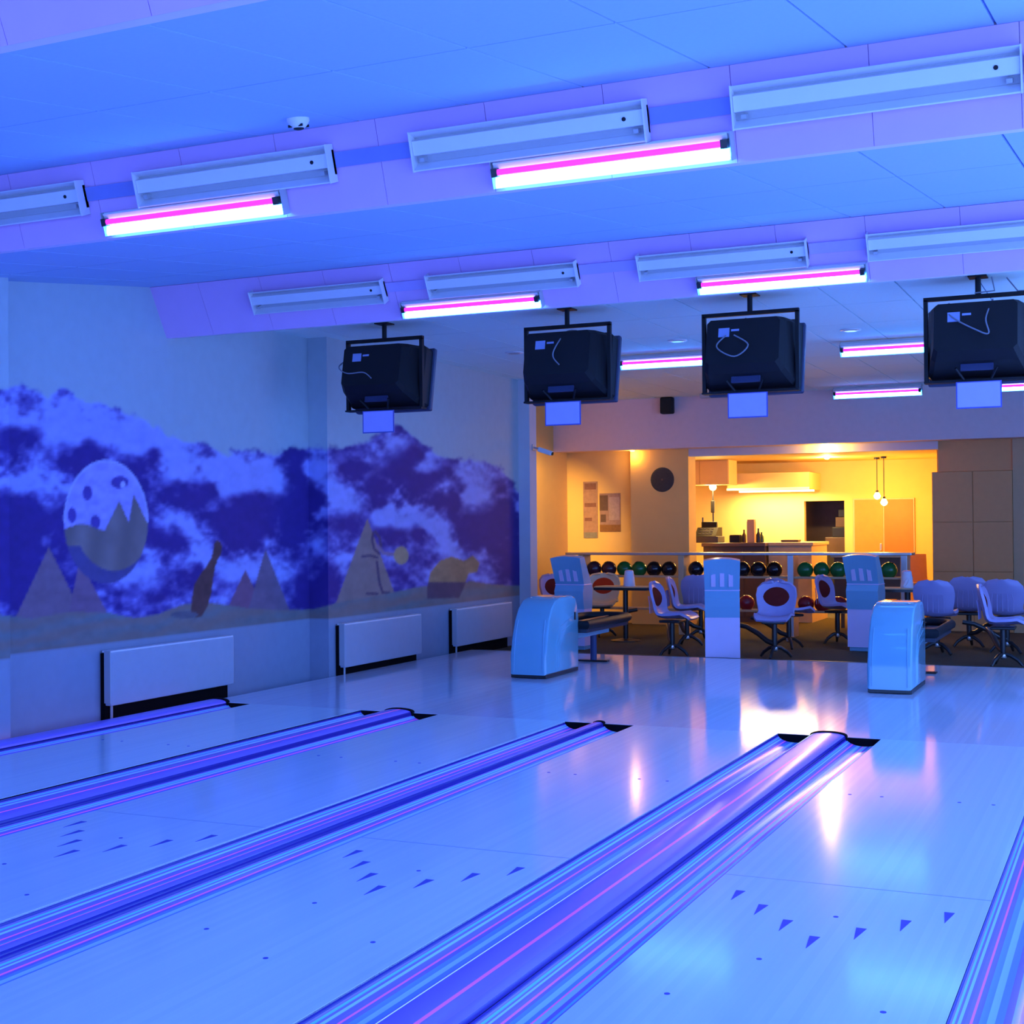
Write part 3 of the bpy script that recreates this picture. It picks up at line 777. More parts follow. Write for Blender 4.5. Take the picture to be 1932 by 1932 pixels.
# ================================================================== MONITORS
def monitor(x, label, cable, k):
    y = 1.5
    t = thing('hanging_monitor', label, 'monitor', (x, y, 0))
    T = Matrix.Translation((0, .10, 2.86)) @ Matrix.Rotation(math.radians(-11), 4, 'X')
    def tr(b): b.v = [tuple(T @ Vector(v)) for v in b.v]; return b
    # tube cabinet: bezel at +Y, back tapering towards -Y
    rings = [(.10, .385, .285, 0), (-.04, .385, .285, 0), (-.10, .36, .262, 0), (-.26, .33, .228, .005), (-.36, .30, .188, .02)]
    v = []; f = []
    for (yy_, hw, hh, dz) in rings:
        c = .03
        v += [(-hw+c, yy_, -hh+dz), (hw-c, yy_, -hh+dz), (hw, yy_, -hh+c+dz), (hw, yy_, hh-c+dz), (hw-c, yy_, hh+dz), (-hw+c, yy_, hh+dz), (-hw, yy_, hh-c+dz), (-hw, yy_, -hh+c+dz)]
    for i in range(len(rings)-1):
        for j in range(8): f.append((i*8+j, i*8+(j+1) % 8, i*8+8+(j+1) % 8, i*8+8+j))
    f += [tuple(range(8)), tuple(range((len(rings)-1)*8+7, (len(rings)-1)*8-1, -1))]
    cab = tr(MB().add(v, f)).build('cabinet', m_black, t)
    bz = tr(MB().box(-.40, .40, .09, .15, -.30, .30, .015)).build('bezel', mat('bezel_plastic', (.04, .045, .10), .4), t)
    tr(MB().box(-.35, .35, .15, .156, -.25, .25)).build('screen', mat('screen_glass', (.02, .02, .03), .1), bz)
    tr(MB().box(-.20, -.11, -.3655, -.361, .06, .135)).build('sticker', mat('sticker_label', (.30, .34, .62), .5), cab)
    tr(MB().box(-.095, -.03, -.364, -.361, .105, .122)).build('sticker', MATS['sticker_label'], cab)
    for q in range(5):
        tr(MB().box(-.2, .2, -.335+.0*q, -.30, -.11-.012*q, -.105-.012*q)).build('vent_slot', m_void, cab)
    b = MB().tube(spline([(q[0], q[1], q[2]) for q in cable]), .006, 6)
    tr(b).build('cable', mat('grey_cable', (.22, .22, .28), .6), cab, smooth=True)
    # hanger
    fr = MB()
    fr.box(-.405, .405, -.02, .02, 3.19, 3.22); fr.box(-.405, -.375, -.02, .02, 2.56, 3.2); fr.box(.375, .405, -.02, .02, 2.56, 3.2)
    fr.box(-.405, .405, -.04, .06, 2.55, 2.565)
    fr.build('hanger_frame', m_black, t)
    MB().tube([(0, 0, 3.2), (0, 0, ZC)], .022, 10).build('pole', m_black, t)
    MB().box(-.07, .07, -.07, .07, ZC-.012, ZC-.001, .003).build('ceiling_plate', m_black, t)
    tr(MB().box(-.12, .12, -.22, -.20, -.285, -.20, .004)).build('rear_bracket', mat('bracket_plastic', (.03, .035, .10), .45), t)
    for s in (-1, 1):
        MB().tube([(s*.10, -.12, 2.56), (s*.15, -.20, 2.64)], .010, 6).build('stay', m_black, t)
    return t
TVX = [float(on_y(px_, 600, 1.5)[0]) for px_ in (725, 1070, 1415, 1846)]
cbl = [[(-.33, -.2, .16), (-.34, -.36, .02), (-.22, -.40, -.06), (-.05, -.40, -.06), (.04, -.40, -.12)],
       [(.06, -.10, .30), (.05, -.30, .22), (.0, -.40, .05), (-.01, -.40, -.03), (.05, -.40, -.10)],
       [(-.05, -.1, .30), (-.12, -.34, .10), (-.20, -.40, -.03), (-.05, -.40, -.12), (.06, -.40, -.03), (-.06, -.40, .06)],
       [(-.22, -.1, .30), (-.24, -.3, .20), (-.15, -.38, .08), (.0, -.40, -.02), (.1, -.4, -.06), (.08, -.40, .06), (.12, -.3, .24)]]
tvl = ['black tube monitor hung from the ceiling, nearest the mural wall', 'black tube monitor hung from the ceiling, second from the mural wall', 'black tube monitor hung from the ceiling, third from the mural wall', 'black tube monitor hung from the ceiling, fourth from the mural wall']
for k, x in enumerate(TVX):
    monitor(x, tvl[k], cbl[k], k)
    s = thing('lane_card', 'blank white card hanging below the '+['first', 'second', 'third', 'fourth'][k]+' monitor counted from the mural wall', 'sign', (x+.01, 1.36, 0))
    MB().box(-.165, .165, -.004, .004, 2.335, 2.54).build('frame', mat('card_frame', (.10, .10, .45), .5), s)
    MB().box(-.155, .155, -.006, .0055, 2.345, 2.532).build('card', mat('card_white', (.52, .44, .92), .8), s)
for k, (dx, y0) in enumerate(((.10, 1.5), (.26, 1.6))):
    b = MB().tube([(TVX[3]+dx-.06*k, y0, ZC-.01), (TVX[3]+dx+.02, y0, 3.24), (TVX[3]+dx-.12+.3*k, y0-.05, 3.225)], .006, 6)
    tag(b.build('hanging_cable', MATS['grey_cable'], smooth=True), 'thin grey cable hanging from the ceiling above the fourth monitor, '+['close to', 'farther from'][k]+' its pole', 'cable', 'cables above the fourth monitor')

# ================================================================== SCORE CONSOLES
def console(x, y, rz, z0, label):
    t = thing('score_console', label, 'console', (x, y, z0), rz)
    H = 1.09-z0
    W2 = .19
    # lower pedestal
    MB().box(-W2+.012, W2-.012, .03, .24, .0, .05, .006).build('plinth', m_console, t)
    MB().prism([(.0, .05), (.0, .50), (.24, .50), (.24, .05)], -W2, W2, 'x').build('pedestal', m_conshell, t)
    MB().prism([(-.005, .50), (-.03, .62), (-.045, .72), (.0, .80), (.24, .80), (.27, .70), (.25, .50)], -W2, W2, 'x').build('waist', m_console, t)
    n = 10; prof = []
    # arched head leaning towards the lanes
    v = []; f = []
    for (yy_, zz, ar) in ((.0, .80, 0), (-.15, H-.025, .025), (-.01, H-.01, .025), (.24, .80, 0)):
        for i in range(n+1):
            u = -1+2*i/n
            v.append((u*W2*(1.04 if zz > .9 else 1.0), yy_, zz+ar*(1-u*u)))
    k = n+1
    for r in range(3):
        for i in range(n): f.append((r*k+i, r*k+i+1, (r+1)*k+i+1, (r+1)*k+i))
    f.append((0, k, 2*k, 3*k)); f.append((n, 3*k+n, 2*k+n, k+n)); f.append(tuple(range(n+1))+tuple(3*k+i for i in range(n, -1, -1)))
    hd = MB().add(v, f).build('head', m_console, t)
    for i in range(3):
        x_ = -.095+.095*i
        MB().prism([(-.014, .84), (-.030, .84), (-.126, 1.0+H-1.09+.06), (-.110, 1.0+H-1.09+.06)], x_-.024, x_+.024, 'x').build('head_rib', m_conshell, hd)
    MB().box(-W2-.003, W2+.003, -.012, .25, .792, .804, .003).build('seam', m_conshell, t)
    MB().prism([(.02, 1.02+H-1.09+.04), (.205, .86), (.215, .865), (.030, 1.03+H-1.09+.04)], -W2+.03, W2-.03, 'x').build('screen', m_black, hd)
    return t
console(-2.555, 5.12, .27, FZ, 'pale blue score console standing alone at the approach edge')
P = on_z(1070, 1222, FZ); console(-4.74, 6.05, -.02, FZ, 'pale blue score console behind the ball return nearest the mural wall')
P = on_z(1632, 1228, FZ); console(float(P[0]), float(P[1])-.1, -.12, FZ, 'pale blue score console behind the ball return between third and fourth lanes')

# ================================================================== CHAIRS AND TABLES
def chair_proto():
    t = thing('swivel_chair', 'x', 'chair', (0, 0, 0), 0)
    # profile from seat front edge (y=-.24) to back top; chair faces -Y
    prof = [(-.245, .425), (-.23, .445), (-.16, .452), (-.05, .440), (.06, .435), (.13, .448), (.175, .49), (.195, .55), (.205, .62), (.222, .70), (.245, .78), (.262, .84), (.268, .862)]
    hw = [.17, .195, .215, .222, .222, .216, .208, .212, .226, .236, .222, .165, .06]
    n = 12; front = []; v = []; f = []
    for i, (y, z) in enumerate(prof):
        a = prof[max(i-1, 0)]; b = prof[min(i+1, len(prof)-1)]
        d = Vector((0, b[0]-a[0], b[1]-a[1])).normalized(); nn = Vector((0, -d.z, d.y))
        for j in range(n+1):
            u = -1+2*j/n
            lift = .045*abs(u)**2.2*(1 if i > 1 else .3)
            v.append((u*hw[i], y+nn.y*lift, z+nn.z*lift))
    k = n+1; m_ = len(v)
    for i in range(len(prof)-1):
        for j in range(n): f.append((i*k+j, i*k+j+1, (i+1)*k+j+1, (i+1)*k+j))
    me = bpy.data.meshes.new('shell'); me.from_pydata(v, [], f); me.update()
    bm = bmesh.new(); bm.from_mesh(me)
    bmesh.ops.recalc_face_normals(bm, faces=bm.faces[:])
    bmesh.ops.solidify(bm, geom=bm.faces[:], thickness=.03)
    bmesh.ops.recalc_face_normals(bm, faces=bm.faces[:])
    bm.to_mesh(me); bm.free(); me.materials.append(m_shell)
    for p in me.polygons: p.use_smooth = True
    me.set_sharp_from_angle(angle=math.radians(50))
    inst('shell', me, t)
    # oval pad in the back
    v = []; f = []
    nn = 20
    for r_, off in ((1.0, .004), (.8, .016), (0.01, .02)):
        for i in range(nn):
            a = 2*PI*i/nn
            u = math.cos(a)*.152*r_; z = .69+math.sin(a)*.112*r_
            y = float(np.interp(z, [.55, .62, .70, .78, .84], [.195, .205, .222, .245, .262]))
            lift = .045*abs(u/.225)**2.2
            v.append((u, y-lift-off-.026, z))
    for r in range(2):
        for i in range(nn): f.append((r*nn+i, r*nn+(i+1) % nn, (r+1)*nn+(i+1) % nn, (r+1)*nn+i))
    f.append(tuple(2*nn+i for i in range(nn)))
    MB().add(v, f).build('back_pad', m_pad, t, smooth=True)
    for i in range(5):
        x_ = -.12+.06*i
        MB().tube([(x_, .229, .50), (x_, .234, .62), (x_*.9, .250, .70)], .005, 6).build('back_rib', m_shell, t)
    MB().box(-.13, .13, -.13, .12, .395, .425, .01).build('seat_plate', m_dark, t)
    MB().tube([(0, 0, .40), (0, 0, .22), (0, 0, .08)], [.03, .03, .026], 10).build('stem', m_dark, t, smooth=True)
    # curved arm towards the shared pillar on the chair's left
    MB().tube([(0, 0, .16), (.09, .05, .19), (.20, .10, .27), (.34, .16, .34), (.46, .20, .36)], [.028, .03, .03, .028, .026], 10).build('boom_arm', m_dark, t, smooth=True)
    for a in (0.5, 2.6, 4.6):
        c, s = math.cos(a), math.sin(a)
        MB().tube([(0, 0, .13), (c*.07, s*.07, .12), (c*.15, s*.15, .07), (c*.20, s*.20, .014)], [.022, .022, .02, .016], 8).build('foot', m_dark, t, smooth=True)
    MB().lathe([(.034, .09), (.038, .11), (.034, .13)], 12).build('collar', m_metal, t, smooth=True)
    return t
proto = chair_proto()
CH = [  # photo position of the seat pan, heading, arm side, label
 ((1268, 1166), PI*.5, 1, 'lilac shell chair turned sideways beside the lone score console'),
 ((1296, 1152), PI*.56, 1, 'lilac shell chair turned sideways, half hidden behind another sideways chair'),
 ((1322, 1144), PI*1.05, 1, 'lilac shell chair seen from behind, partly hidden by the lone score console'),
 ((1461, 1168), .10, -1, 'lilac shell chair with oval dark pad facing the lanes'),
 ((1488, 1155), PI*.80, 1, 'lilac shell chair tucked behind the chair that faces the lanes'),
 ((1580, 1148), PI*.42, 1, 'lilac shell chair turned sideways in front of the green balls'),
 ((1136, 1140), .25, 1, 'cream shell chair with bright red pad behind the small table'),
 ((1058, 1142), .9, 1, 'shell chair with red pad behind the score console by the mural wall'),
 ((1768, 1162), PI*.98, 1, 'lilac shell chair seen from behind, beside the ball return hood'),
 ((1828, 1152), PI*1.02, -1, 'lilac shell chair seen from behind, in front of the grey cupboard'),
 ((1892, 1178), PI*.5, 1, 'lilac shell chair turned sideways in front of the grey cupboard'),
 ((1900, 1160), PI*.96, 1, 'lilac shell chair seen from behind, beyond the sideways chair by the cupboard'),
]
for i, ((px_, py_), rz, arm, lb) in enumerate(CH):
    P = on_z(px_, py_, FZ+.445)
    y_ = float(P[1])
    if y_ > 8.2: P = on_y(px_, py_, 8.2)
    loc = (float(P[0]), float(P[1]), FZ)
    if i == 0:
        proto.location = loc; proto.rotation_euler = (0, 0, rz); proto['label'] = lb; proto['group'] = 'shell chairs in the seating area'
        r = proto
    else:
        r = dup(proto, loc, rz, lb, 'shell chairs in the seating area')
    for c in r.children:
        if c.name.startswith('boom_arm'): c.scale.x = arm
        if i == 6 and c.name.split('.')[0] in ('shell', 'back_pad', 'back_rib'):
            c.data = c.data.copy()
            c.data.materials[0] = mat('bright_red_pad', (.62, .05, .012), .8, spec=.1) if c.name.startswith('back_pad') else mat('cream_plastic', (.78, .60, .36), .35)
def table(px_, py_, zt, hw, label):
    P = on_z(px_, py_, zt)
    t = thing('small_table', label, 'table', (float(P[0]), float(P[1]), FZ))
    h = zt-FZ
    MB().prism([(-hw, -.22), (hw, -.22), (hw+.05, 0), (hw, .22), (-hw, .22), (-hw-.05, 0)], h-.035, h, 'z').build('table_top', m_wood, t)
    MB().prism([(-hw-.004, -.224), (hw+.004, -.224), (hw+.055, 0), (hw+.004, .224), (-hw-.004, .224), (-hw-.055, 0)], h-.045, h-.012, 'z').build('edge_band', m_dark, t)
    MB().tube([(0, 0, .02), (0, 0, h-.04)], .035, 12).build('leg', m_dark, t, smooth=True)
    MB().lathe([(.20, 0), (.20, .012), (.06, .035)], 20).build('base', m_dark, t)
    return t, P
def jug(px_, P, zt, label, crumple=False):
    x = float(on_y(px_, 1095, float(P[1]))[0])
    t = thing('napkin_holder', label, 'napkin holder', (x, float(P[1]), zt))
    MB().lathe([(.078, 0), (.080, .01), (.072, .09), (.058, .19), (.056, .20)], 16).build('body', m_paper, t, smooth=True)
    MB().lathe([(.056, .198), (.05, .208), (.03, .214)], 16).build('lid', m_shell, t, smooth=True)
    if crumple:
        MB().tube([(-.03, -.075, .02), (.0, -.08, .08), (.03, -.07, .12)], [.02, .03, .01], 7).build('napkin', m_paper, t, smooth=True)
    return t
tb, P = table(1180, 1106, .66, .36, 'small dark edged table with a napkin holder near the mural wall')
jug(1187, P, .66, 'white tapered napkin holder on the table near the mural wall')
tb, P = table(1712, 1109, .66, .30, 'small dark edged table behind the ball return hood')
jug(1711, P, .66, 'white tapered napkin holder with loose paper on the table behind the ball return', True)

# ================================================================== BALL RACK
YR = 8.8
xr0 = float(on_y(1074, 1040, YR)[0]); xr1 = float(on_y(1723, 1036, YR)[0])
t = thing('ball_rack', 'long wooden rack of bowling balls with a metal top', 'ball rack', (xr0, YR, FZ))
RL = xr1-xr0
z_t = 1.075-FZ
MB().box(0, RL, -.16, .16, z_t-.035, z_t, .006).build('top_board', m_metal, t)
for px_ in (1103, 1291, 1496, 1709):
    x_ = float(on_y(px_, 1100, YR)[0])-xr0
    MB().box(x_-.04, x_+.04, -.15, .15, 0, z_t-.035, .004).build('post', m_wood if px_ < 1400 else m_metal, t)
ZS = [.755-FZ, .30-FZ]
for zz in ZS:
    for y_ in (-.085, .085):
        MB().box(.02, RL-.02, y_-.018, y_+.018, zz-.03, zz, .005).build('shelf_rail', m_wood, t)
BR = .1085
def ball_mesh(name, M):
    bm = bmesh.new(); bmesh.ops.create_uvsphere(bm, u_segments=22, v_segments=14, radius=BR)
    me = bpy.data.meshes.new(name); bm.to_mesh(me); bm.free(); me.materials.append(M)
    for p in me.polygons: p.use_smooth = True
    return me
hole = MB()
for a, b_ in ((0, .0), (.25, .05), (.12, -.28)):
    d = Vector((math.sin(a), math.sin(b_), 1)).normalized()
    q = d.to_track_quat('Z', 'Y').to_matrix()
    h_ = MB().lathe([(.013, BR-.006), (.013, BR+.0008)], 10)
    hole.add([tuple(q @ Vector(v)) for v in h_.v], h_.f)
hole_me = hole.mesh('finger_holes', m_void)
bms = {'green': ball_mesh('bowling_ball', mat('green_ball', (.012, .16, .035), .18, noise=.25, nscale=14)),
       'black': ball_mesh('bowling_ball', mat('black_ball', (.014, .010, .016), .15, noise=.2)),
       'plum': ball_mesh('bowling_ball', mat('plum_ball', (.055, .018, .035), .18, noise=.3, nscale=14)),
       'red': ball_mesh('bowling_ball', mat('red_ball', (.30, .012, .025), .15, noise=.4, nscale=14))}
BALLS = [(1121, 0, 'plum'), (1149, 0, 'plum'), (1178, 0, 'green'), (1206, 0, 'green'), (1234, 0, 'black'), (1262, 0, 'black'), (1313, 0, 'black'), (1342, 0, 'black'), (1371, 0, 'black'), (1398, 0, 'black'), (1426, 0, 'black'), (1456, 0, 'black'),
         (1519, 0, 'green'), (1549, 0, 'green'), (1579, 0, 'green'), (1609, 0, 'green'), (1640, 0, 'green'), (1671, 0, 'green'),
         (1408, 1, 'red'), (1520, 1, 'red'), (1551, 1, 'red'), (1582, 1, 'red')]
desc = {('plum', 0): ('dark plum bowling ball at the mural wall end of the upper shelf', 'plum balls on the rack'),
        ('black', 0): ('black bowling ball on the upper shelf of the rack', 'black balls on the upper shelf'),
        ('red', 1): ('dark red bowling ball on the lower shelf of the rack', 'red balls on the lower shelf')}
lastx = {0: -99, 1: -99}
cnt = {0: 0, 1: 0}
for (px_, r, c) in BALLS:
    x_ = float(on_y(px_, 1065, YR)[0])
    x_ = max(x_, lastx[r]+2*BR+.003); lastx[r] = x_
    zz = FZ+ZS[r]+math.sqrt(BR**2-.06**2)-.004
    if c == 'green':
        lb, g = (('green bowling ball among plum and black balls on the upper shelf', 'green balls between the plum and black ones') if px_ < 1300 else ('green bowling ball in the row of green balls near the cupboard', 'green balls near the cupboard'))
    else: lb, g = desc[(c, r)]
    o = bpy.data.objects.new('bowling_ball', bms[c]); COL.objects.link(o)
    o.location = (x_, YR, zz); o.rotation_euler = (random.uniform(-.6, .6), random.uniform(-.6, .6), random.uniform(0, 6))
    lb = {'plum': 'dark plum', 'black': 'black', 'red': 'dark red', 'green': 'green'}[c]+' bowling ball on the '+('upper', 'lower')[r]+' shelf, '+ORD[cnt[r]]+' from the mural wall end'
    cnt[r] += 1
    tag(o, lb, 'bowling ball', g)
    inst('finger_holes', hole_me, o)

# ================================================================== LOUNGE WALLS
def poster(px0, py0, px1, py1, seed, label, cols):
    A = on_y(px0, py0, 10.54); B = on_y(px1, py1, 10.54)
    w = float(B[0]-A[0]); h = float(A[2]-B[2])
    t = thing('poster', label, 'poster', (float(A[0]), 10.549, float(B[2])))
    MB().box(0, w, -.008, 0, 0, h).build('sheet', mat('poster_sheet_%d' % seed, cols[0], .6, noise=.35, nscale=18), t)
    rr = random.Random(seed)
    for (a, b_, c, d, k) in cols[1]:
        MB().box(a*w, b_*w, -.0095, -.008, c*h, d*h).build('printed_patch', mat('poster_ink_%d_%d' % (seed, k), cols[2][k], .6, noise=.3, nscale=25), t)
    return t
poster(1100, 909, 1128, 1015, 1, 'tall narrow faded poster on the yellow back wall', ((.34, .19, .15), [(.05, .95, .0, .10, 0), (.1, .9, .86, .97, 1), (.1, .9, .55, .62, 1), (.1, .6, .3, .36, 1)], [(.20, .19, .19), (.18, .07, .07)]))
poster(1131, 931, 1171, 1003, 2, 'broad dark poster beside the tall narrow one', ((.30, .18, .17), [(0, .4, .55, .95, 0), (.0, 1, .0, .18, 1), (.45, .95, .3, .9, 2), (.05, .3, .25, .45, 0)], [(.10, .05, .05), (.22, .09, .03), (.38, .27, .27)]))
P = on_y(1250, 905, 10.39)
t = thing('wall_disc', 'dark round disc hung on the wall beside the bar', 'wall disc', (float(P[0]), 10.395, float(P[2])))
def lathe_y(prof, n=28):
    b = MB().lathe(prof, n); b.v = [(v[0], -v[2], v[1]) for v in b.v]; return b
lathe_y([(.185, 0), (.19, .012), (.185, .022), (.165, .026)]).build('board', mat('disc_fibre', (.05, .048, .045), .85, noise=.3, nscale=30), t)
for r_ in (.15, .10, .05):
    lathe_y([(r_, .020), (r_, .028), (r_-.012, .028), (r_-.012, .020)]).build('ring', MATS['disc_fibre'], t)
lathe_y([(.016, .026), (.014, .034)], 12).build('bullseye', m_dwood, t)
P = on_y(1262, 766, YF)
t = thing('wall_speaker', 'small black loudspeaker high on the fascia', 'loudspeaker', (float(P[0]), YF, float(P[2])))
MB().box(-.10, .10, -.14, -.02, -.125, .125, .025).build('cabinet', m_black, t)
MB().box(-.085, .085, -.147, -.138, -.11, .11, .01).build('grille', mat('speaker_grille', (.012, .012, .012), .8, noise=.4, nscale=90), t)
MB().box(-.03, .03, -.03, 0, -.04, .04).build('bracket', m_dark, t)
# security camera on the end pier
P = on_y(1004, 843, y_e-.02)
t = thing('security_camera', 'small grey security camera bracketed to the end pier', 'camera', (x_e, y_e+.11, float(P[2])))
MB().box(0, .015, -.04, .04, -.04, .04, .004).build('wall_plate', m_grey, t)
MB().tube([(.01, 0, .0), (.09, -.02, -.02), (.15, -.04, -.03)], .012, 8).build('arm', m_grey, t)
b = MB().box(-.10, .10, -.035, .035, -.03, .03, .01)
R = Matrix.Translation((.20, -.06, -.06)) @ Matrix.Rotation(.32, 4, 'Y')
b.v = [tuple(R @ Vector(v)) for v in b.v]; b.build('body', m_white, t)
b = MB().tube([(.095, 0, 0), (.115, 0, 0)], .022, 10); b.v = [tuple(R @ Vector(v)) for v in b.v]; b.build('lens', m_black, t)

# cupboard
t = thing('cupboard', 'tall flat grey brown cupboard wall right of the bar', 'cupboard', (xcu, 10.35, FZ))
cw = xcr-xcu; zc1 = zcu-FZ
MB().box(0, cw, .02, .35, 0, zc1).build('body', m_cupb, t)
xm = float(on_y(1836, 1000, 10.35)[0])-xcu
zr = [0.0, float(on_y(1835, 1079, 10.35)[2])-FZ, float(on_y(1835, 985, 10.35)[2])-FZ, zc1]
for (a, b_) in ((0, xm), (xm, cw)):
    for z0_, z1_ in zip(zr[:-1], zr[1:]):
        MB().box(a+.005, b_-.005, 0, .02, z0_+.005, z1_-.005, .003).build('door', m_cupb, t)

# ================================================================== BAR
ybar = 11.3
xb0 = xa0-.05; xb1 = float(on_y(1443, 1040, ybar)[0]); xb2 = float(on_y(1535, 1030, ybar+.3)[0])
zb = float(on_y(1400, 1024, ybar)[2])
t = thing('bar_counter', 'brown bar counter with its return coloured as lit by the pendants', 'bar counter', (xb0, ybar, FZ))
h = zb-FZ
MB().box(0, xb1-xb0, 0, .5, 0, h-.06).build('front', m_dwood, t)
MB().box(-.02, xb1-xb0+.02, -.05, .55, h-.06, h, .01).build('counter_top', mat('counter_brown', (.16, .09, .06), .35, noise=.2), t)
MB().box(xb1-xb0+.02, xb2-xb0, .15, 1.3, 0, h-.05).build('return_front', m_wood, t)  # pendant light on the return is put into its paler colour
MB().box(xb1-xb0+.02, xb2-xb0+.03, .12, 1.33, h-.05, h, .008).build('return_top', m_wood, t)
for k in range(3):
    w_ = (xb1-xb0)/3
    MB().box(w_*k+.02, w_*(k+1)-.02, -.012, .0, .08, h-.12, .003).build('front_panel', m_dwood, t)
def onbar(px_, dy=.2): return float(on_y(px_, 1020, ybar+dy)[0])
# cash register
t = thing('cash_register', 'dark cash register on the bar counter', 'cash register', (onbar(1335), ybar+.25, zb+.001))
MB().box(-.21, .21, -.2, .2, 0, .10, .01).build('drawer', mat('register_grey', (.06, .05, .05), .5), t)
MB().prism([(-.2, .10), (.2, .10), (.2, .24), (-.02, .24)], -.17, .17, 'x').build('keyboard_body', m_black, t)
MB().box(-.13, .12, .05, .12, .22, .33, .01).build('display', m_black, t)
for i in range(4):
    for j in range(3):
        MB().box(-.12+.06*i, -.08+.06*i, -.15+.05*j, -.12+.05*j, .125+.039*j, .145+.039*j).build('key', m_grey, t)
MB().tube([(-.12, .1, .24), (-.12, .1, .40)], .012, 8).build('pole', m_dark, t)
# globe lamp
P = on_y(1345, 919, 12.2)
t = thing('globe_lamp', 'glowing globe lamp on a thin pole behind the bar', 'lamp', (float(P[0]), 12.2, FZ))
zg = float(P[2])-FZ
MB().lathe([(.02, -.055), (.045, -.04), (.06, 0), (.045, .04), (.02, .055)], 16, (0, 0, zg)).build('globe', m_bulb, t, smooth=True)
MB().tube([(0, 0, .02), (0, 0, zg-.05)], .012, 8).build('pole', m_dark, t)
MB().lathe([(.13, 0), (.13, .02), (.03, .05)], 16).build('base', m_dark, t)
MB().box(-.03, .03, -.04, .02, zg-.42, zg-.22, .01).build('switch_box', m_dark, t)
point_light('globe_lamp_light', (0, -.12, zg), 80, (1, .7, .26), r=.06, parent=t)
# small things on the counter
def tin(px_, w, hh, M, name, label, cat, dy=.2):
    t = thing(name, label, cat, (onbar(px_, dy), ybar+dy, zb+.001))
    MB().box(-w/2, w/2, -w/2, w/2, 0, hh*.92, .006).build('body', M, t)
    MB().box(-w/2+.006, w/2-.006, -w/2+.006, w/2-.006, hh*.92, hh, .003).build('lid', M, t)
    return t
tin(1418, .12, .36, mat('tan_card', (.60, .34, .18), .6), 'tall_carton', 'tall tan carton standing on the bar counter', 'carton')
tin(1388, .16, .12, m_black, 'card_terminal', 'low black box on the bar counter beside the tall carton', 'box')
def bottle(px_, dy, hh, M, label):
    t = thing('bottle', label, 'bottle', (onbar(px_, dy), ybar+dy, zb+.001))
    MB().lathe([(.034, 0), (.036, .01), (.036, hh*.55), (.014, hh*.75), (.013, hh*.95)], 14).build('glass', M, t, smooth=True)
    MB().lathe([(.015, hh*.94), (.015, hh)], 10).build('cap', m_dark, t)
bottle(1431, .12, .22, m_dark, 'dark bottle beside the tall carton on the bar')
bottle(1404, .30, .20, m_dwood, 'brown bottle between the black box and the carton')
bottle(1437, .3, .16, mat('dull_green_glass', (.05, .09, .04), .2), 'short dull green bottle at the end of the dark counter')
P = on_y(1488, 1016, ybar+.4)
t = thing('serving_tray', 'flat dark tray on the paler end of the bar', 'tray', (float(P[0]), ybar+.55, zb+.001))
MB().box(-.13, .13, -.10, .10, 0, .012, .003).build('base', m_dwood, t)
for s in (-1, 1): MB().box(-.13, .13, s*.10-.006, s*.10+.006, .008, .035).build('rim', m_dwood, t)
for s in (-1, 1): MB().box(s*.13-.006, s*.13+.006, -.10, .10, .008, .035).build('rim', m_dwood, t)
# canopy boxes over the bar
A = on_y(1300, 872, 12.0); B = on_y(1375, 914, 12.0)
t = thing('wall_cabinet', 'orange lit overhead cabinet at the left of the bar', 'cabinet', (float(A[0])-.3, 12.0, float(B[2])))
MB().box(0, float(B[0]-A[0])+.3, 0, .5, 0, 2.5-float(B[2])).build('body', m_yellow, t)
MB().box(.01, (float(B[0]-A[0])+.3)/2-.004, -.012, 0, .01, 2.49-float(B[2]), .002).build('door', m_yellow, t)
MB().box((float(B[0]-A[0])+.3)/2+.004, float(B[0]-A[0])+.29, -.012, 0, .01, 2.49-float(B[2]), .002).build('door', m_yellow, t)
A = on_y(1372, 894, 12.6); B = on_y(1526, 922, 12.6)
t = thing('bar_canopy', 'long white canopy box with a light strip over the bar', 'canopy', (float(A[0]), 12.6, float(B[2])))
cwid = float(B[0]-A[0])
MB().box(0, cwid, 0, .9, 0, float(A[2]-B[2])).build('body', m_yellow, t)
MB().box(-.01, cwid+.01, -.015, 0, -.01, .03, .003).build('edge', m_white, t)
MB().box(.05, cwid-.05, .55, .65, -.03, -.002).build('light_strip', m_strip, t)
l = bpy.data.lights.new('canopy_light', 'AREA'); l.shape = 'RECTANGLE'; l.size = cwid-.1; l.size_y = .1; l.energy = 65; l.color = (1, .74, .32)
lo = bpy.data.objects.new('canopy_light', l); COL.objects.link(lo); lo.parent = t; lo.location = (cwid/2, .6, -.04)
# pendants
for px_, py_, dy in ((1655, 936, 0), (1668, 948, -.25)):
    P = on_y(px_, py_, 12.6+dy)
    t = thing('pendant_lamp', ('higher' if dy == 0 else 'lower')+' of two small glowing pendant lamps hung on cords in the bar', 'lamp', (float(P[0]), 12.6+dy, float(P[2])), group='pendant lamps in the bar')
    zt = 2.5-float(P[2])
    MB().lathe([(.012, -.05), (.04, -.035), (.055, 0), (.035, .045), (.015, .06)], 14).build('bulb', m_bulb, t, smooth=True)
    MB().tube([(0, 0, .055), (0, 0, zt)], .006, 6).build('cord', m_dark, t)
    MB().lathe([(.045, zt-.03), (.045, zt-.001)], 12).build('ceiling_rose', m_dark, t)
    MB().lathe([(.02, .05), (.024, .09)], 10).build('socket', m_dark, t)
    point_light('pendant_light', (0, 0, -.12), 38, r=.06, parent=t)
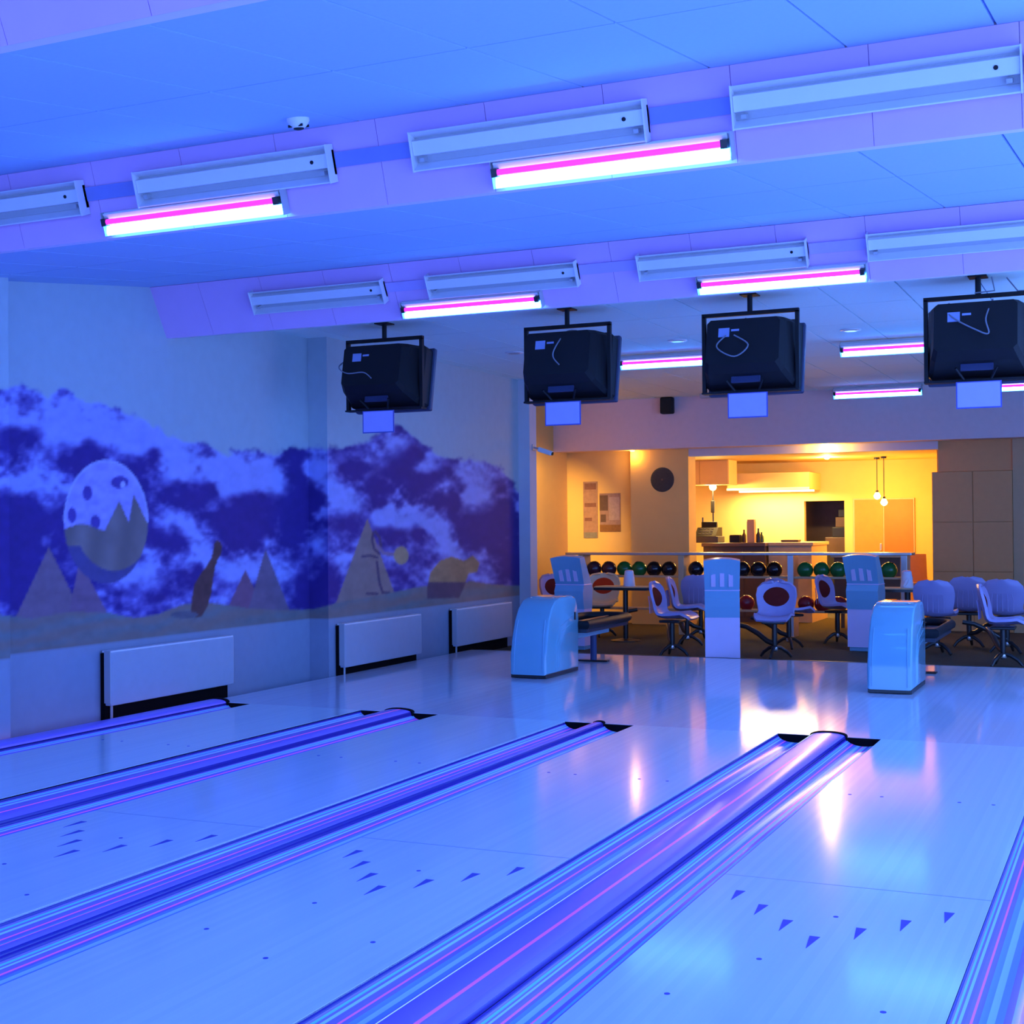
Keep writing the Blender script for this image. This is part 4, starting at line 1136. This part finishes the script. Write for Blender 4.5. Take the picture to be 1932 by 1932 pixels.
# recessed warm spots
for (px_, py_, Y, Z, e, lb) in ((1193, 848, 10.3, 2.62, 4.5, 'small warm spotlight under the fascia above the posters'), (1560, 867, 12.1, 2.50, 58, 'bright warm spotlight in the bar ceiling'), (1560, 840, 10.25, 2.62, 30, 'warm spotlight under the fascia in front of the bar')):
    P = on_y(px_, py_, Y)
    t = thing('recessed_spotlight', lb, 'spotlight', (float(P[0]), Y, Z))
    MB().lathe([(.055, 0), (.055, -.010), (.045, -.014)], 18).build('ring', m_metal, t)
    MB().lathe([(.042, -.008), (.036, -.022), (.02, -.03)], 14).build('bulb', m_bulb, t, smooth=True)
    point_light('spot_light', (0, 0, -.10), e, (1, .72, .28) if e > 50 else WARM, r=.04, parent=t)
# door leaf and dark doorway
A = on_y(1610, 941, yb2-.02); B = on_y(1725, 941, yb2-.02)
d_ = struct(MB().box(float(A[0]), float(B[0]), yb2-.035, yb2-.002, FZ, float(A[2])).build('door_1', m_wood), 'pair of pale wooden door leaves behind the pendant lamps')
xm_ = (float(A[0])+float(B[0]))/2
MB().box(float(A[0])+.02, xm_-.01, yb2-.045, yb2-.035, FZ+.02, float(A[2])-.02, .002).build('door_leaf', mat('light_leaf', (.46, .25, .04), .5, noise=.1), d_)
MB().box(xm_+.01, float(B[0])-.02, yb2-.045, yb2-.035, FZ+.02, float(A[2])-.02, .002).build('door_leaf', mat('tan_leaf', (.40, .16, .02), .5, noise=.1), d_)
MB().box(xm_-.06, xm_-.03, yb2-.075, yb2-.045, 1.0, 1.12, .004).build('handle', m_metal, d_)
t = thing('dark_stack', 'dark stepped stack standing in the doorway beside the bar', 'stack', (xd1-.02, yb2+.35, FZ))
for k, (w_, z0_, z1_) in enumerate(((.44, 0, 1.0), (.38, 1.0, 1.28), (.26, 1.28, 1.45), (.20, 1.45, 1.62), (.15, 1.62, 1.75))):
    MB().box(-w_, 0, 0, .35, z0_, z1_, .01).build('tier', m_dwood if k % 2 else m_dark, t)
# bar table and chair behind the rack
P = on_z(1640, 1050, 0.98)
P = on_y(1640, 1046, 10.3)
t = thing('high_table', 'high dark table with a bright top behind the ball rack', 'table', (float(P[0]), 10.35, FZ))
hh = float(P[2])-FZ
MB().box(-.50, .50, -.3, .3, hh-.04, hh, .008).build('table_top', m_wood, t)
MB().box(-.46, .46, -.25, .25, hh-.62, hh-.04, .004).build('apron', m_dwood, t)
for sx in (-1, 1):
    for sy in (-1, 1):
        MB().box(sx*.43-.025, sx*.43+.025, sy*.22-.025, sy*.22+.025, 0, hh-.6).build('leg', m_dwood, t)
P = on_y(1728, 1080, 10.9)
t = thing('bar_chair', 'orange wooden chair beside the high table', 'chair', (float(P[0]), 10.9, FZ), .3)
m_or = mat('orange_wood', (.62, .26, .05), .45, noise=.12)
MB().box(-.19, .19, -.2, .2, .62, .66, .01).build('seat', m_or, t)
b = MB().prism([(.17, .66), (.26, 1.06), (.29, 1.06), (.20, .66)], -.19, .19, 'x').build('backrest', m_or, t)
for sx in (-1, 1):
    for sy in (-1, 1):
        MB().tube([(sx*.16, sy*.17, .62), (sx*.19, sy*.2, 0)], .02, 8).build('leg', m_or, t)
# spotlight behind the end pier, washing the yellow side wall
t = thing('wall_spotlight', 'small warm spotlight behind the end pier washing the yellow side wall', 'spotlight', (-6.22, 7.5, ZC))
MB().lathe([(.05, 0), (.05, -.02)], 16).build('ceiling_plate', m_metal, t)
MB().tube([(0, 0, -.02), (0, 0, -.42)], .010, 8).build('stem', m_metal, t)
aim = Vector((-6.68, 9.6, 1.65))-Vector((-6.22, 7.5, ZC-.47))
Rm = aim.to_track_quat('Z', 'Y').to_matrix()
b = MB().lathe([(.03, -.08), (.045, -.04), (.05, .05), (.046, .05), (.04, .03)], 16); b.v = [tuple(Rm @ Vector(v)+Vector((0, 0, -.47))) for v in b.v]
b.build('head', m_metal, t, smooth=True)
b = MB().lathe([(.036, .028), (.03, .04), (.01, .046)], 14); b.v = [tuple(Rm @ Vector(v)+Vector((0, 0, -.47))) for v in b.v]
b.build('bulb', m_bulb, t, smooth=True)
l = bpy.data.lights.new('wall_spot', 'SPOT'); l.energy = 700; l.color = (1, .56, .09); l.spot_size = math.radians(52); l.spot_blend = .9; l.shadow_soft_size = .03
lo = bpy.data.objects.new('wall_spot', l); COL.objects.link(lo); lo.parent = t
lo.location = (0, 0, -.47) ; lo.rotation_euler = aim.to_track_quat('-Z', 'Y').to_euler(); lo.location = Vector((0, 0, -.47))+aim.normalized()*.07
